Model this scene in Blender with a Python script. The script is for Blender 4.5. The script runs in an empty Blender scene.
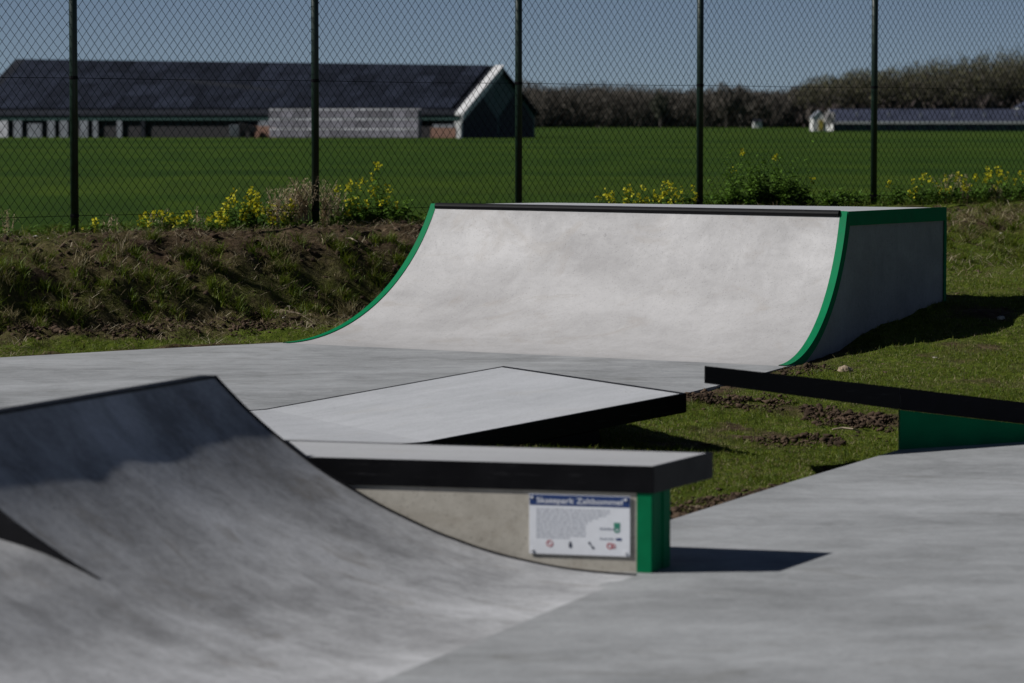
import bpy, bmesh, math, random
import numpy as np
from mathutils import Vector, Matrix
random.seed(7); rng = np.random.default_rng(11)
R = math.radians
SC = bpy.context.scene
COL = SC.collection
F = 3350.0; H = 1.6; HY = 122.0; CX = 512.0

# ---------------------------------------------------------------- survey helpers (turn measured sightings into metres)
def G(px, py, z=0.0):
    s = (py - HY) / (H - z); D = F / s
    return ((px - CX) / F * D, D)
def on_plane(px, py, p0, d):
    """sighting line met with the upright plane through p0 along d -> distance along d, height"""
    r = (px - CX) / F
    t = (r * p0[1] - p0[0]) / (d[0] - r * d[1])
    D = p0[1] + t * d[1]
    return t, H - (py - HY) * D / F
def unit(v):
    l = math.hypot(v[0], v[1]); return (v[0] / l, v[1] / l)

# ---------------------------------------------------------------- object helpers
def tag(o, label=None, cat=None, group=None, kind=None):
    if label: o['label'] = label
    if cat: o['category'] = cat
    if group: o['group'] = group
    if kind: o['kind'] = kind
    return o
def empty(name, loc, label, cat, group=None, rz=0.0):
    o = bpy.data.objects.new(name, None); COL.objects.link(o)
    o.location = loc; o.rotation_euler = (0, 0, rz); o.empty_display_size = .1
    return tag(o, label, cat, group)
def link(name, me, mat, parent=None, smooth=False):
    o = bpy.data.objects.new(name, me); COL.objects.link(o)
    if mat is not None:
        for m in (mat if isinstance(mat, (list, tuple)) else [mat]): me.materials.append(m)
    if smooth:
        me.polygons.foreach_set('use_smooth', [True] * len(me.polygons))
    if parent is not None: o.parent = parent
    return o
class MB:
    """collects shapes for ONE mesh; world coordinates, `org` taken off at build"""
    def __init__(s, org=(0, 0, 0)): s.v = []; s.f = []; s.m = []; s.org = org
    def add(s, vs, fs, m=0):
        b = len(s.v); s.v += [tuple(v) for v in vs]; s.f += [tuple(b + i for i in f) for f in fs]; s.m += [m] * len(fs); return s
    def prism(s, poly, z0, z1, m=0):
        n = len(poly)
        zz0 = z0 if isinstance(z0, (list, tuple)) else [z0] * n
        zz1 = z1 if isinstance(z1, (list, tuple)) else [z1] * n
        vs = [(p[0], p[1], a) for p, a in zip(poly, zz0)] + [(p[0], p[1], a) for p, a in zip(poly, zz1)]
        fs = [tuple(range(n))[::-1], tuple(range(n, 2 * n))] + [(i, (i + 1) % n, n + (i + 1) % n, n + i) for i in range(n)]
        return s.add(vs, fs, m)
    def box(s, c, ax, ay, az, m=0):
        c, ax, ay, az = map(Vector, (c, ax, ay, az))
        vs = [c + ax * i + ay * j + az * k for k in (-1, 1) for j in (-1, 1) for i in (-1, 1)]
        return s.add(vs, [(0, 2, 3, 1), (4, 5, 7, 6), (0, 1, 5, 4), (2, 6, 7, 3), (0, 4, 6, 2), (1, 3, 7, 5)], m)
    def tube(s, pts, r, n=6, m=0):
        pts = [Vector(p) for p in pts]; rr = r if isinstance(r, (list, tuple)) else [r] * len(pts)
        vs = []
        for i, p in enumerate(pts):
            d = (pts[min(i + 1, len(pts) - 1)] - pts[max(i - 1, 0)]).normalized()
            a = d.cross(Vector((0, 0, 1)) if abs(d.z) < .9 else Vector((1, 0, 0))).normalized(); b = d.cross(a)
            vs += [p + (a * math.cos(2 * math.pi * k / n) + b * math.sin(2 * math.pi * k / n)) * rr[i] for k in range(n)]
        fs = [(i * n + k, i * n + (k + 1) % n, (i + 1) * n + (k + 1) % n, (i + 1) * n + k) for i in range(len(pts) - 1) for k in range(n)]
        fs += [tuple(range(n))[::-1], tuple(range((len(pts) - 1) * n, len(pts) * n))]
        return s.add(vs, fs, m)
    def strip(s, a, b, m=0):
        """surface between two equally long point rows"""
        n = len(a); return s.add(list(a) + list(b), [(i, i + 1, n + i + 1, n + i) for i in range(n - 1)], m)
    def build(s, name, mat, parent=None, smooth=False, bevel=0, recalc=True):
        me = bpy.data.meshes.new(name); o3 = s.org
        me.from_pydata([(v[0] - o3[0], v[1] - o3[1], v[2] - o3[2]) for v in s.v], [], s.f); me.update()
        if any(s.m): me.polygons.foreach_set('material_index', s.m)
        if recalc or bevel:
            bm = bmesh.new(); bm.from_mesh(me); bmesh.ops.recalc_face_normals(bm, faces=bm.faces)
            if bevel:
                eds = [e for e in bm.edges if len(e.link_faces) == 2 and e.calc_face_angle(0) > .6]
                bmesh.ops.bevel(bm, geom=eds, offset=bevel, segments=2, affect='EDGES', profile=.6)
            bm.to_mesh(me); bm.free()
        return link(name, me, mat, parent, smooth)
def np_mesh(name, verts, faces, mat, parent=None, colors=None, smooth=False, mat_idx=None):
    me = bpy.data.meshes.new(name)
    verts = np.asarray(verts, np.float32); faces = np.asarray(faces, np.int32); k = faces.shape[1]
    me.vertices.add(len(verts)); me.vertices.foreach_set('co', verts.ravel())
    me.loops.add(faces.size); me.loops.foreach_set('vertex_index', faces.ravel())
    me.polygons.add(len(faces)); me.polygons.foreach_set('loop_start', np.arange(0, faces.size, k, dtype=np.int32))
    if mat_idx is not None: me.polygons.foreach_set('material_index', mat_idx)
    me.update(calc_edges=True)
    if colors is not None:
        for nm, arr in colors.items():
            arr = np.asarray(arr, np.float32)
            if arr.ndim == 1:
                at = me.attributes.new(nm, 'FLOAT', 'POINT'); at.data.foreach_set('value', arr)
            else:
                at = me.attributes.new(nm, 'FLOAT_COLOR', 'POINT')
                at.data.foreach_set('color', np.concatenate([arr, np.ones((len(arr), 1), np.float32)], 1).ravel())
    return link(name, me, mat, parent, smooth)

# ---------------------------------------------------------------- materials
def newmat(name):
    m = bpy.data.materials.new(name); m.use_nodes = True
    return m, m.node_tree.nodes, m.node_tree.links, m.node_tree.nodes['Principled BSDF']
def plain(name, c, rough=.6, metal=0.0, var=.15, scale=9.0, bump=0.0, spec=.5):
    m, N, L, b = newmat(name)
    tc = N.new('ShaderNodeTexCoord'); n = N.new('ShaderNodeTexNoise'); n.inputs['Scale'].default_value = scale; n.inputs['Detail'].default_value = 6
    L.new(tc.outputs['Object'], n.inputs['Vector'])
    r = N.new('ShaderNodeMapRange'); r.inputs['From Min'].default_value = .3; r.inputs['From Max'].default_value = .7
    r.inputs['To Min'].default_value = 1 - var; r.inputs['To Max'].default_value = 1 + var
    L.new(n.outputs['Fac'], r.inputs['Value'])
    h = N.new('ShaderNodeHueSaturation'); h.inputs['Color'].default_value = (*c, 1)
    L.new(r.outputs['Result'], h.inputs['Value']); L.new(h.outputs['Color'], b.inputs['Base Color'])
    r2 = N.new('ShaderNodeMapRange'); r2.inputs['To Min'].default_value = max(0, rough - .12); r2.inputs['To Max'].default_value = min(1, rough + .12)
    L.new(n.outputs['Fac'], r2.inputs['Value']); L.new(r2.outputs['Result'], b.inputs['Roughness'])
    b.inputs['Metallic'].default_value = metal; b.inputs['Specular IOR Level'].default_value = spec
    if bump:
        bp = N.new('ShaderNodeBump'); bp.inputs['Strength'].default_value = bump; bp.inputs['Distance'].default_value = .01
        L.new(n.outputs['Fac'], bp.inputs['Height']); L.new(bp.outputs['Normal'], b.inputs['Normal'])
    return m
def vary(m, k):
    N = m.node_tree.nodes; L = m.node_tree.links; h = [q for q in N if q.type == 'HUE_SAT'][0]
    src = h.inputs['Value'].links[0].from_socket; oi = N.new('ShaderNodeObjectInfo'); r = N.new('ShaderNodeMapRange')
    r.inputs['To Min'].default_value = 1 - k; r.inputs['To Max'].default_value = 1 + k; L.new(oi.outputs['Random'], r.inputs['Value'])
    q = N.new('ShaderNodeMath'); q.operation = 'MULTIPLY'; L.new(src, q.inputs[0]); L.new(r.outputs['Result'], q.inputs[1]); L.new(q.outputs[0], h.inputs['Value'])
def concrete(name, light, dark, stain=(.36, .32, .26), ang=0.0, streak=(1.2, 9.0, 3.0), stain_amt=.35, rough=.75, contrast=1.0, spec=.35):
    """cast and trowelled concrete: clouds, trowel streaks along one direction, rusty stains, pores, hairline scratches"""
    m, N, L, b = newmat(name)
    tc = N.new('ShaderNodeTexCoord')
    def noise(scale, det, sc=(1, 1, 1), rough_=.55, dist=0.0):
        mp = N.new('ShaderNodeMapping'); mp.vector_type = 'TEXTURE'; mp.inputs['Rotation'].default_value = (0, 0, ang); mp.inputs['Scale'].default_value = sc
        L.new(tc.outputs['Object'], mp.inputs['Vector'])
        n = N.new('ShaderNodeTexNoise'); n.inputs['Scale'].default_value = scale; n.inputs['Detail'].default_value = det
        n.inputs['Roughness'].default_value = rough_; n.inputs['Distortion'].default_value = dist
        L.new(mp.outputs['Vector'], n.inputs['Vector']); return n.outputs['Fac']
    def rng_(v, a, b_, c=0.0, d=1.0):
        r = N.new('ShaderNodeMapRange'); r.inputs['From Min'].default_value = a; r.inputs['From Max'].default_value = b_
        r.inputs['To Min'].default_value = c; r.inputs['To Max'].default_value = d; L.new(v, r.inputs['Value']); return r.outputs['Result']
    def mul(a, k):
        q = N.new('ShaderNodeMath'); q.operation = 'MULTIPLY'; L.new(a, q.inputs[0])
        if isinstance(k, float): q.inputs[1].default_value = k
        else: L.new(k, q.inputs[1])
        return q.outputs[0]
    def add(a, k):
        q = N.new('ShaderNodeMath'); q.operation = 'ADD'; L.new(a, q.inputs[0]); L.new(k, q.inputs[1]); return q.outputs[0]
    cloud = noise(.9, 5, dist=.6); st = noise(3.0, 6, sc=streak, rough_=.6, dist=.4); fine = noise(38, 5)
    med = noise(5.5, 5, rough_=.65, dist=.8)
    f = add(add(mul(cloud, .34), mul(st, .3)), add(mul(med, .24), mul(fine, .12)))
    mix = N.new('ShaderNodeMix'); mix.data_type = 'RGBA'
    mix.inputs['A'].default_value = (*dark, 1); mix.inputs['B'].default_value = (*light, 1)
    w = .13 / contrast
    L.new(rng_(f, .5 - w, .5 + w), mix.inputs['Factor'])
    # stains with a shape of their own
    s1 = noise(2.2, 7, sc=(1.4, .8, 1), rough_=.7, dist=1.2)
    sm = mul(rng_(s1, .56, .70), stain_amt)
    mix2 = N.new('ShaderNodeMix'); mix2.data_type = 'RGBA'; L.new(sm, mix2.inputs['Factor'])
    L.new(mix.outputs['Result'], mix2.inputs['A']); mix2.inputs['B'].default_value = (*stain, 1)
    # pores and scuffs
    vo = N.new('ShaderNodeTexVoronoi'); vo.inputs['Scale'].default_value = 26; L.new(tc.outputs['Object'], vo.inputs['Vector'])
    pore = rng_(vo.outputs['Distance'], .03, .085)
    pm = N.new('ShaderNodeMix'); pm.data_type = 'RGBA'; pm.blend_type = 'MULTIPLY'; pm.inputs['Factor'].default_value = .35
    L.new(mix2.outputs['Result'], pm.inputs['A'])
    cmb = N.new('ShaderNodeCombineColor'); [L.new(pore, cmb.inputs[i]) for i in range(3)]
    L.new(cmb.outputs[0], pm.inputs['B'])
    # board scuffs: thin curling lines, only here and there
    hl = noise(2.6, 3, rough_=.45, dist=1.8); ab = N.new('ShaderNodeMath'); ab.operation = 'SUBTRACT'; L.new(hl, ab.inputs[0]); ab.inputs[1].default_value = .5
    a2 = N.new('ShaderNodeMath'); a2.operation = 'ABSOLUTE'; L.new(ab.outputs[0], a2.inputs[0])
    msk = mul(rng_(a2.outputs[0], .0, .0045, 1, 0), mul(rng_(noise(4.0, 2), .54, .62), .38))
    sm3 = N.new('ShaderNodeMix'); sm3.data_type = 'RGBA'; L.new(msk, sm3.inputs['Factor']); L.new(pm.outputs['Result'], sm3.inputs['A']); sm3.inputs['B'].default_value = (dark[0] * .45, dark[1] * .45, dark[2] * .45, 1)
    # grit: small dark specks
    sp = N.new('ShaderNodeTexNoise'); sp.inputs['Scale'].default_value = 95; sp.inputs['Detail'].default_value = 3; L.new(tc.outputs['Object'], sp.inputs['Vector'])
    sm4 = N.new('ShaderNodeMix'); sm4.data_type = 'RGBA'; L.new(mul(rng_(sp.outputs['Fac'], .60, .70), .45), sm4.inputs['Factor']); L.new(sm3.outputs['Result'], sm4.inputs['A']); sm4.inputs['B'].default_value = (dark[0] * .5, dark[1] * .5, dark[2] * .5, 1)
    L.new(sm4.outputs['Result'], b.inputs['Base Color'])
    L.new(rng_(f, .4, .6, rough + .12, rough - .12), b.inputs['Roughness'])
    b.inputs['Specular IOR Level'].default_value = spec
    bp = N.new('ShaderNodeBump'); bp.inputs['Strength'].default_value = .25; bp.inputs['Distance'].default_value = .012
    L.new(add(mul(st, .5), add(mul(fine, .25), mul(pore, .25))), bp.inputs['Height']); L.new(bp.outputs['Normal'], b.inputs['Normal'])
    return m
def attr_mat(name, attr='col', rough=.6, transl=.25, spec=.25):
    m, N, L, b = newmat(name)
    a = N.new('ShaderNodeAttribute'); a.attribute_name = attr
    L.new(a.outputs['Color'], b.inputs['Base Color']); b.inputs['Roughness'].default_value = rough; b.inputs['Specular IOR Level'].default_value = spec
    if transl:
        t = N.new('ShaderNodeBsdfTranslucent'); L.new(a.outputs['Color'], t.inputs['Color'])
        mx = N.new('ShaderNodeMixShader'); mx.inputs[0].default_value = transl
        L.new(b.outputs[0], mx.inputs[1]); L.new(t.outputs[0], mx.inputs[2]); L.new(mx.outputs[0], N['Material Output'].inputs['Surface'])
    return m

AE2 = math.atan2(.34, .94)
M = {
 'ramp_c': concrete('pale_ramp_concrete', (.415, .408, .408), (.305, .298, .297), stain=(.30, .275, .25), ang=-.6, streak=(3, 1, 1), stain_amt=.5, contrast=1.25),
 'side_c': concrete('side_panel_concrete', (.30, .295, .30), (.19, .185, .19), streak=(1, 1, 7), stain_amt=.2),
 'slab_c': concrete('broomed_slab_concrete', (.365, .375, .385), (.185, .192, .196), stain=(.15, .15, .14), ang=.12, streak=(5, 1.6, 1), stain_amt=.5, contrast=1.2),
 'fore_c': concrete('worn_ramp_concrete', (.50, .505, .52), (.215, .217, .222), stain=(.19, .175, .155), ang=-.5, streak=(4, 1, 1.2), stain_amt=.7, contrast=1.5),
 'kick_c': concrete('light_wedge_concrete', (.44, .45, .47), (.31, .32, .335), stain=(.36, .35, .33), ang=.45, streak=(6, .8, 1), stain_amt=.35),
 'box_c': concrete('ledge_top_concrete', (.42, .425, .435), (.32, .325, .335), ang=-.25, streak=(5, .8, 1), stain_amt=.3),
 'wall_c': concrete('formwork_concrete', (.50, .47, .41), (.31, .285, .24), stain=(.24, .20, .15), streak=(1.5, 1.5, 1), stain_amt=.5, contrast=1.2),
 'black': plain('black_steel', (.0035, .0035, .0045), .5, 0.0, .35, 7, .2, spec=.12),
 'black_rough': plain('black_rubber_edge_and_shade', (.007, .007, .009), .8, 0, .3, 12, spec=.15),
 'green': plain('green_painted_steel', (.001, .150, .058), .65, 0, .1, 11, .1, spec=.08),
 'green_side': plain('green_side_board', (.001, .15, .06), .7, 0, .12, 6, .1, spec=.06),
 'post': plain('dark_green_post', (.004, .017, .011), .45, 0, .25, 14),
 'wire': plain('green_coated_wire', (.004, .008, .009), .95, 0, .1, 30, spec=0),
 'bolt': plain('zinc_bolt', (.75, .76, .78), .35, .4, .1, 50),
 'white': plain('sign_white', (.72, .74, .78), .35, 0, .03, 40),
 'blue': plain('sign_blue', (.012, .04, .15), .4, 0, .05, 40),
 'ink': plain('sign_grey_ink', (.33, .35, .40), .5, 0, .1, 60),
 'dark': plain('sign_dark_ink', (.05, .06, .09), .5, 0, .1, 60),
 'red': plain('sign_red_ink', (.42, .06, .07), .5, 0, .1, 60),
 'sgreen': plain('sign_green_ink', (.03, .22, .15), .5, 0, .1, 60),
 'roof': plain('slate_blue_roof', (.014, .016, .022), .75, 0, .25, .4, spec=.1),
 'panel': plain('solar_cell_glass', (.014, .017, .027), .7, 0, .3, .6, spec=.05),
 'barn_green': plain('green_barn_cladding', (.012, .05, .044), .6, 0, .2, .8),
 'barn_dark': plain('dark_barn_wall', (.012, .011, .014), .8, 0, .3, .8),
 'barn_pale': plain('pale_barn_wall', (.17, .185, .21), .7, 0, .3, .7),
 'barge': plain('white_barge_board', (.62, .62, .62), .6, 0, .05, 1),
 'brick': plain('orange_brick', (.22, .12, .085), .8, 0, .25, 3),
 'crate': plain('pale_crate_wood', (.20, .19, .225), .8, 0, .25, 1.3),
 'crate_lid': plain('white_crate_rim', (.50, .50, .54), .7, 0, .4, 1.3),
 'far_roof': plain('blue_grey_roof', (.032, .038, .065), .6, 0, .25, .4),
 'far_wall': plain('green_grey_wall', (.06, .09, .10), .7, 0, .2, .5),
 'far_white': plain('white_render_wall', (.62, .62, .60), .7, 0, .1, .5),
 'bark': plain('grey_bark', (.07, .06, .05), .9, 0, .3, 4),
 'stone': plain('tan_field_stone', (.30, .23, .16), .85, 0, .35, 14, .6),
 'stone2': plain('pale_grey_stone', (.34, .32, .28), .85, 0, .3, 18, .6),
 'clod': plain('dry_earth_clod', (.060, .041, .028), .95, 0, .75, 9, .8, spec=.1),
 'stick': plain('bleached_stick', (.36, .29, .2), .8, 0, .3, 20),
 'leaf': attr_mat('weed_leaf', transl=.3),
 'grass': attr_mat('grass_blade', transl=.3, rough=.55),
 'dry': attr_mat('dry_straw', transl=.15, rough=.7),
 'petal': attr_mat('yellow_petal', transl=.35, rough=.6),
 'twig': attr_mat('winter_twig', transl=0, rough=.9, spec=.05),
 'blossom': attr_mat('white_blossom', transl=.2, rough=.8),
}

def worn(m, amt=.5):
    N = m.node_tree.nodes; L = m.node_tree.links; b = N['Principled BSDF']; src = b.inputs['Base Color'].links[0].from_socket
    tc = N.new('ShaderNodeTexCoord'); mp = N.new('ShaderNodeMapping'); mp.inputs['Scale'].default_value = (3, 3, 26); n = N.new('ShaderNodeTexNoise'); n.inputs['Scale'].default_value = 2.2; n.inputs['Detail'].default_value = 8; n.inputs['Roughness'].default_value = .7
    L.new(tc.outputs['Object'], mp.inputs['Vector']); L.new(mp.outputs[0], n.inputs['Vector']); r = N.new('ShaderNodeMapRange'); r.inputs['From Min'].default_value = .58; r.inputs['From Max'].default_value = .72; r.inputs['To Max'].default_value = amt; L.new(n.outputs['Fac'], r.inputs['Value'])
    mx = N.new('ShaderNodeMix'); mx.data_type = 'RGBA'; L.new(r.outputs['Result'], mx.inputs['Factor']); L.new(src, mx.inputs['A']); mx.inputs['B'].default_value = (.07, .07, .075, 1); L.new(mx.outputs['Result'], b.inputs['Base Color'])
worn(M['black'], .28); worn(M['black_rough'], .15)
vary(M['crate'], .35); vary(M['crate_lid'], .45); vary(M['panel'], .35)
# ---------------------------------------------------------------- numpy value noise
_T = rng.random((256, 256)).astype(np.float64)
def vnoise(x, y):
    xi = np.floor(x).astype(int); yi = np.floor(y).astype(int); fx = x - xi; fy = y - yi
    fx = fx * fx * (3 - 2 * fx); fy = fy * fy * (3 - 2 * fy)
    a = _T[xi % 256, yi % 256]; b = _T[(xi + 1) % 256, yi % 256]; c = _T[xi % 256, (yi + 1) % 256]; d = _T[(xi + 1) % 256, (yi + 1) % 256]
    return (a * (1 - fx) + b * fx) * (1 - fy) + (c * (1 - fx) + d * fx) * fy
def fbm(x, y, o=4):
    v = 0; a = .5; s = 0
    for i in range(o):
        v = v + a * vnoise(x + 17.3 * i, y + 9.1 * i); s += a; a *= .5; x = x * 2.03; y = y * 2.03
    return v / s

# ---------------------------------------------------------------- layout numbers
FP = (-3.66, 27.9); FU = unit((7.51, 7.7)); FN = (FU[1], -FU[0])       # fence line; FN points to the camera side
def fq(x, y): return (x - FP[0]) * FN[0] + (y - FP[1]) * FN[1]          # distance in front of the fence
FIELD = -.4
slab_poly = [(-30, -6), (24, -6), (24, 17.6), (3.6, 18.0), (2.45, 17.3), (2.2, 16.6), G(902, 450), G(790, 483.5), G(672, 521), (.30, 12.6), (-.2, 14.0), (-.5, 16.3),
             (-.1, 17.6), G(688, 393), G(717, 386), G(788, 366.5), (2.2, 23.0), (-.4, 25.2), G(283, 342.5), G(140, 349.5), G(0, 357.5), (-9.5, 18.2), (-30, 2)]
def in_poly(x, y, poly):
    ins = np.zeros(np.shape(x), bool); n = len(poly)
    for i in range(n):
        x1, y1 = poly[i]; x2, y2 = poly[(i + 1) % n]
        if y1 == y2: continue
        c = ((y1 > y) != (y2 > y)) & (x < (x2 - x1) * (y - y1) / (y2 - y1) + x1)
        ins ^= c
    return ins
def poly_dist(x, y, poly):
    d = np.full(np.shape(x), 1e9); n = len(poly)
    for i in range(n):
        ax, ay = poly[i]; bx, by = poly[(i + 1) % n]; l2 = (bx - ax) ** 2 + (by - ay) ** 2
        t = np.clip(((x - ax) * (bx - ax) + (y - ay) * (by - ay)) / l2, 0, 1)
        d = np.minimum(d, np.hypot(x - ax - t * (bx - ax), y - ay - t * (by - ay)))
    return d
def smooth(a, b, x):
    t = np.clip((x - a) / (b - a), 0, 1); return t * t * (3 - 2 * t)
def base_z(x, y):
    q = fq(x, y)
    zl = np.interp(q, [-40, -14, -3, -1.2, 0, 1.0, 1.7, 2.0, 2.5, 2.8, 3.5, 60], [FIELD, FIELD, .35, .60, .665, .65, .60, .46, .09, .03, -.015, -.03])
    zq = np.interp(q, [-40, -14, -3, -1.2, 0, 2.4, 3.6, 4.4, 5.2, 6.2], [FIELD, FIELD, .35, .66, .71, .68, .64, .55, .36, -.3])
    zd = np.interp(y, [0, 12.8, 13.8, 15.5, 18.6, 20.3, 21.6, 22.2, 22.8, 23.35, 23.9, 24.35, 27.5, 60], [-.05, -.05, -.10, -.17, -.15, -.02, -.0, .01, .05, .13, .23, .31, .36, .37])
    zd = np.where(y > 22, zd * smooth(13.5, 8.2, q), zd)
    zr = np.maximum(zq, np.where(q > 0, zd, -9))
    w = smooth(-.6, 2.2, x)
    return zl * (1 - w) + zr * w
def terrain(x, y):
    z = base_z(x, y); q = fq(x, y)
    wob = fbm(x * 1.3, y * 1.3, 3) - .5
    bank = smooth(5.5, 3.5, q) * smooth(-2, .5, q)
    flat = .35 + .65 * smooth(.2, .9, np.abs(q))
    z = z + (wob * (.04 + .07 * bank * smooth(.5, 1.2, q)) + (fbm(x * 5, y * 5, 3) - .5) * (.045 + .11 * bank) + (fbm(x * 17, y * 17, 2) - .5) * (.025 + .05 * bank)) * flat
    return z
_EA, _EB = G(905, 449), G(672, 521)
def band(x, y, a, b, w):
    l2 = (b[0] - a[0]) ** 2 + (b[1] - a[1]) ** 2; t = np.clip(((x - a[0]) * (b[0] - a[0]) + (y - a[1]) * (b[1] - a[1])) / l2, 0, 1)
    return smooth(w, w * .35, np.hypot(x - a[0] - t * (b[0] - a[0]), y - a[1] - t * (b[1] - a[1])))
def edge_z(z, e_, y):
    k = .35 + .65 * np.clip(e_, 0, .4) / .4; lo = np.where(y < 19.2, -.045, -.010)
    return z * k + lo * (1 - k)
def cover(x, y):
    """1 = grassy, 0 = bare earth"""
    q = fq(x, y)
    n = fbm(x * .9 + 40, y * .9 + 3, 4) * .7 + fbm(x * 4 + 9, y * 4, 3) * .3
    c = smooth(.40, .56, n + .10 + .07 * smooth(.3, 1.5, x) * (y < 27))
    top = smooth(.0, .25, q) * smooth(2.3, 1.7, q)                       # bare earth along the fence foot
    c = c * (1 - .93 * top * smooth(-5.2, -2.6, x) * smooth(2, .5, x))
    steep = smooth(1.5, 1.9, q) * smooth(3.0, 2.5, q) * smooth(.6, -1, x)
    c = c * (1 - .45 * steep)
    wv_ = .5 + .9 * smooth(.35, .6, fbm(x * 3.1, y * 3.1, 3))
    for a_, b_, w_ in ((_EA, _EB, .42), (G(688, 412, -.1), G(800, 424, -.15), .26), (G(800, 424, -.15), G(905, 428, -.15), .26)):
        c = c * (1 - .85 * band(x, y, a_, b_, w_) * np.clip(wv_, 0, 1))
    c = c * (1 - .6 * smooth(2.25, 2.5, q) * smooth(3.15, 2.9, q) * smooth(.6, -1, x))
    c = c * (1 - .75 * smooth(1.9, 2.4, q) * smooth(4.4, 3.6, q) * smooth(2.5, 3.5, x))
    return c

# ---------------------------------------------------------------- ground sheet
def axis(lo, hi, step, far_lo, far_hi):
    a = list(np.arange(lo, hi + 1e-6, step)); s = step; v = lo; left = []
    while v > far_lo: s *= 1.25; v -= s; left.append(v)
    s = step; v = hi; right = []
    while v < far_hi: s *= 1.25; v += s; right.append(v)
    return np.array(left[::-1] + a + right)
gx = axis(-5.6, 7.2, .055, -6000, 6000); gy = axis(11.5, 37.5, .06, -300, 14000)
XX, YY = np.meshgrid(gx, gy)
ZZ = terrain(XX, YY)
near = (np.abs(XX) < 60) & (YY < 120)
ZZ = np.where(near, ZZ, np.where(fq(XX, YY) < -14, FIELD, np.minimum(base_z(XX, YY), .3)))
inside = in_poly(XX, YY, slab_poly); pd_ = poly_dist(XX, YY, slab_poly)
ZZ = np.where(inside, np.minimum(ZZ, np.where(pd_ > .05, -.2, -.05)), ZZ)
edge = (~inside) & (pd_ < .4) & (YY < 27)
ZZ = np.where(edge, edge_z(ZZ, pd_, YY), ZZ)
ny, nx = XX.shape
idx = np.arange(nx * ny).reshape(ny, nx)
faces = np.stack([idx[:-1, :-1], idx[:-1, 1:], idx[1:, 1:], idx[1:, :-1]], -1).reshape(-1, 4)
cv = cover(XX, YY) * smooth(.03, .22, pd_ + .16 * (fbm(XX * 3, YY * 3, 2) - .45))
gm, N, L, b = newmat('ground')
at = N.new('ShaderNodeAttribute'); at.attribute_name = 'cover'
at2 = N.new('ShaderNodeAttribute'); at2.attribute_name = 'field'
tc = N.new('ShaderNodeTexCoord')
def nz(scale, det, sc=(1, 1, 1), rot=0, dist=0):
    mp = N.new('ShaderNodeMapping'); mp.vector_type = 'TEXTURE'; mp.inputs['Scale'].default_value = sc; mp.inputs['Rotation'].default_value = (0, 0, rot)
    L.new(tc.outputs['Object'], mp.inputs['Vector'])
    n = N.new('ShaderNodeTexNoise'); n.inputs['Scale'].default_value = scale; n.inputs['Detail'].default_value = det; n.inputs['Roughness'].default_value = .65; n.inputs['Distortion'].default_value = dist
    L.new(mp.outputs['Vector'], n.inputs['Vector']); return n.outputs['Fac']
def ramp(v, stops):
    r = N.new('ShaderNodeValToRGB'); e = r.color_ramp.elements
    while len(e) < len(stops): e.new(.5)
    for el, (p, c) in zip(e, stops): el.position = p; el.color = (*c, 1)
    L.new(v, r.inputs['Fac']); return r.outputs['Color']
def mixc(f, a, b_):
    m = N.new('ShaderNodeMix'); m.data_type = 'RGBA'; L.new(f, m.inputs['Factor']); L.new(a, m.inputs['A']); L.new(b_, m.inputs['B']); return m.outputs['Result']
soil = ramp(nz(11, 8), [(.3, (.024, .015, .009)), (.48, (.062, .040, .025)), (.62, (.11, .076, .050)), (.76, (.20, .15, .10))])
moss = ramp(nz(14, 8), [(.3, (.026, .034, .005)), (.5, (.06, .085, .008)), (.65, (.10, .125, .016)), (.8, (.17, .15, .07))])
g1 = mixc(at.outputs['Fac'], soil, moss)
crop = ramp(nz(.35, 9, (1, 5, 1), .12), [(.36, (.011, .031, .001)), (.5, (.021, .050, .0015)), (.62, (.040, .073, .003))])
crop2 = ramp(nz(.016, 7, (7, 1, 1), .06), [(.40, (.010, .029, .001)), (.5, (.024, .053, .002)), (.58, (.05, .078, .005)), (.7, (.10, .10, .02))])
mm = N.new('ShaderNodeMix'); mm.data_type = 'RGBA'; mm.inputs['Factor'].default_value = .5; L.new(crop, mm.inputs['A']); L.new(crop2, mm.inputs['B'])
L.new(mixc(at2.outputs['Fac'], g1, mm.outputs['Result']), b.inputs['Base Color'])
b.inputs['Roughness'].default_value = .95; b.inputs['Specular IOR Level'].default_value = .1
bp = N.new('ShaderNodeBump'); bp.inputs['Strength'].default_value = .9; bp.inputs['Distance'].default_value = .05
L.new(nz(16, 8), bp.inputs['Height']); L.new(bp.outputs['Normal'], b.inputs['Normal'])
ground = np_mesh('ground', np.stack([XX, YY, ZZ], -1).reshape(-1, 3), faces, gm, colors={'cover': cv.ravel(), 'field': smooth(-1.0, -3.5, fq(XX, YY)).ravel()}, smooth=True)
tag(ground, kind='structure')

# ---------------------------------------------------------------- concrete skate floor
def slab(name, poly, mat, z=0.0, th=.35):
    bm = bmesh.new(); vs = [bm.verts.new((p[0], p[1], z)) for p in poly]
    f = bm.faces.new(vs); r = bmesh.ops.extrude_face_region(bm, geom=[f])
    for e in r['geom']:
        if isinstance(e, bmesh.types.BMVert): e.co.z -= th
    bmesh.ops.recalc_face_normals(bm, faces=bm.faces); bmesh.ops.triangulate(bm, faces=bm.faces)
    me = bpy.data.meshes.new(name); bm.to_mesh(me); bm.free()
    return tag(link(name, me, mat), kind='structure')
slab('skatepark_floor', slab_poly, M['slab_c'])

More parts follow.
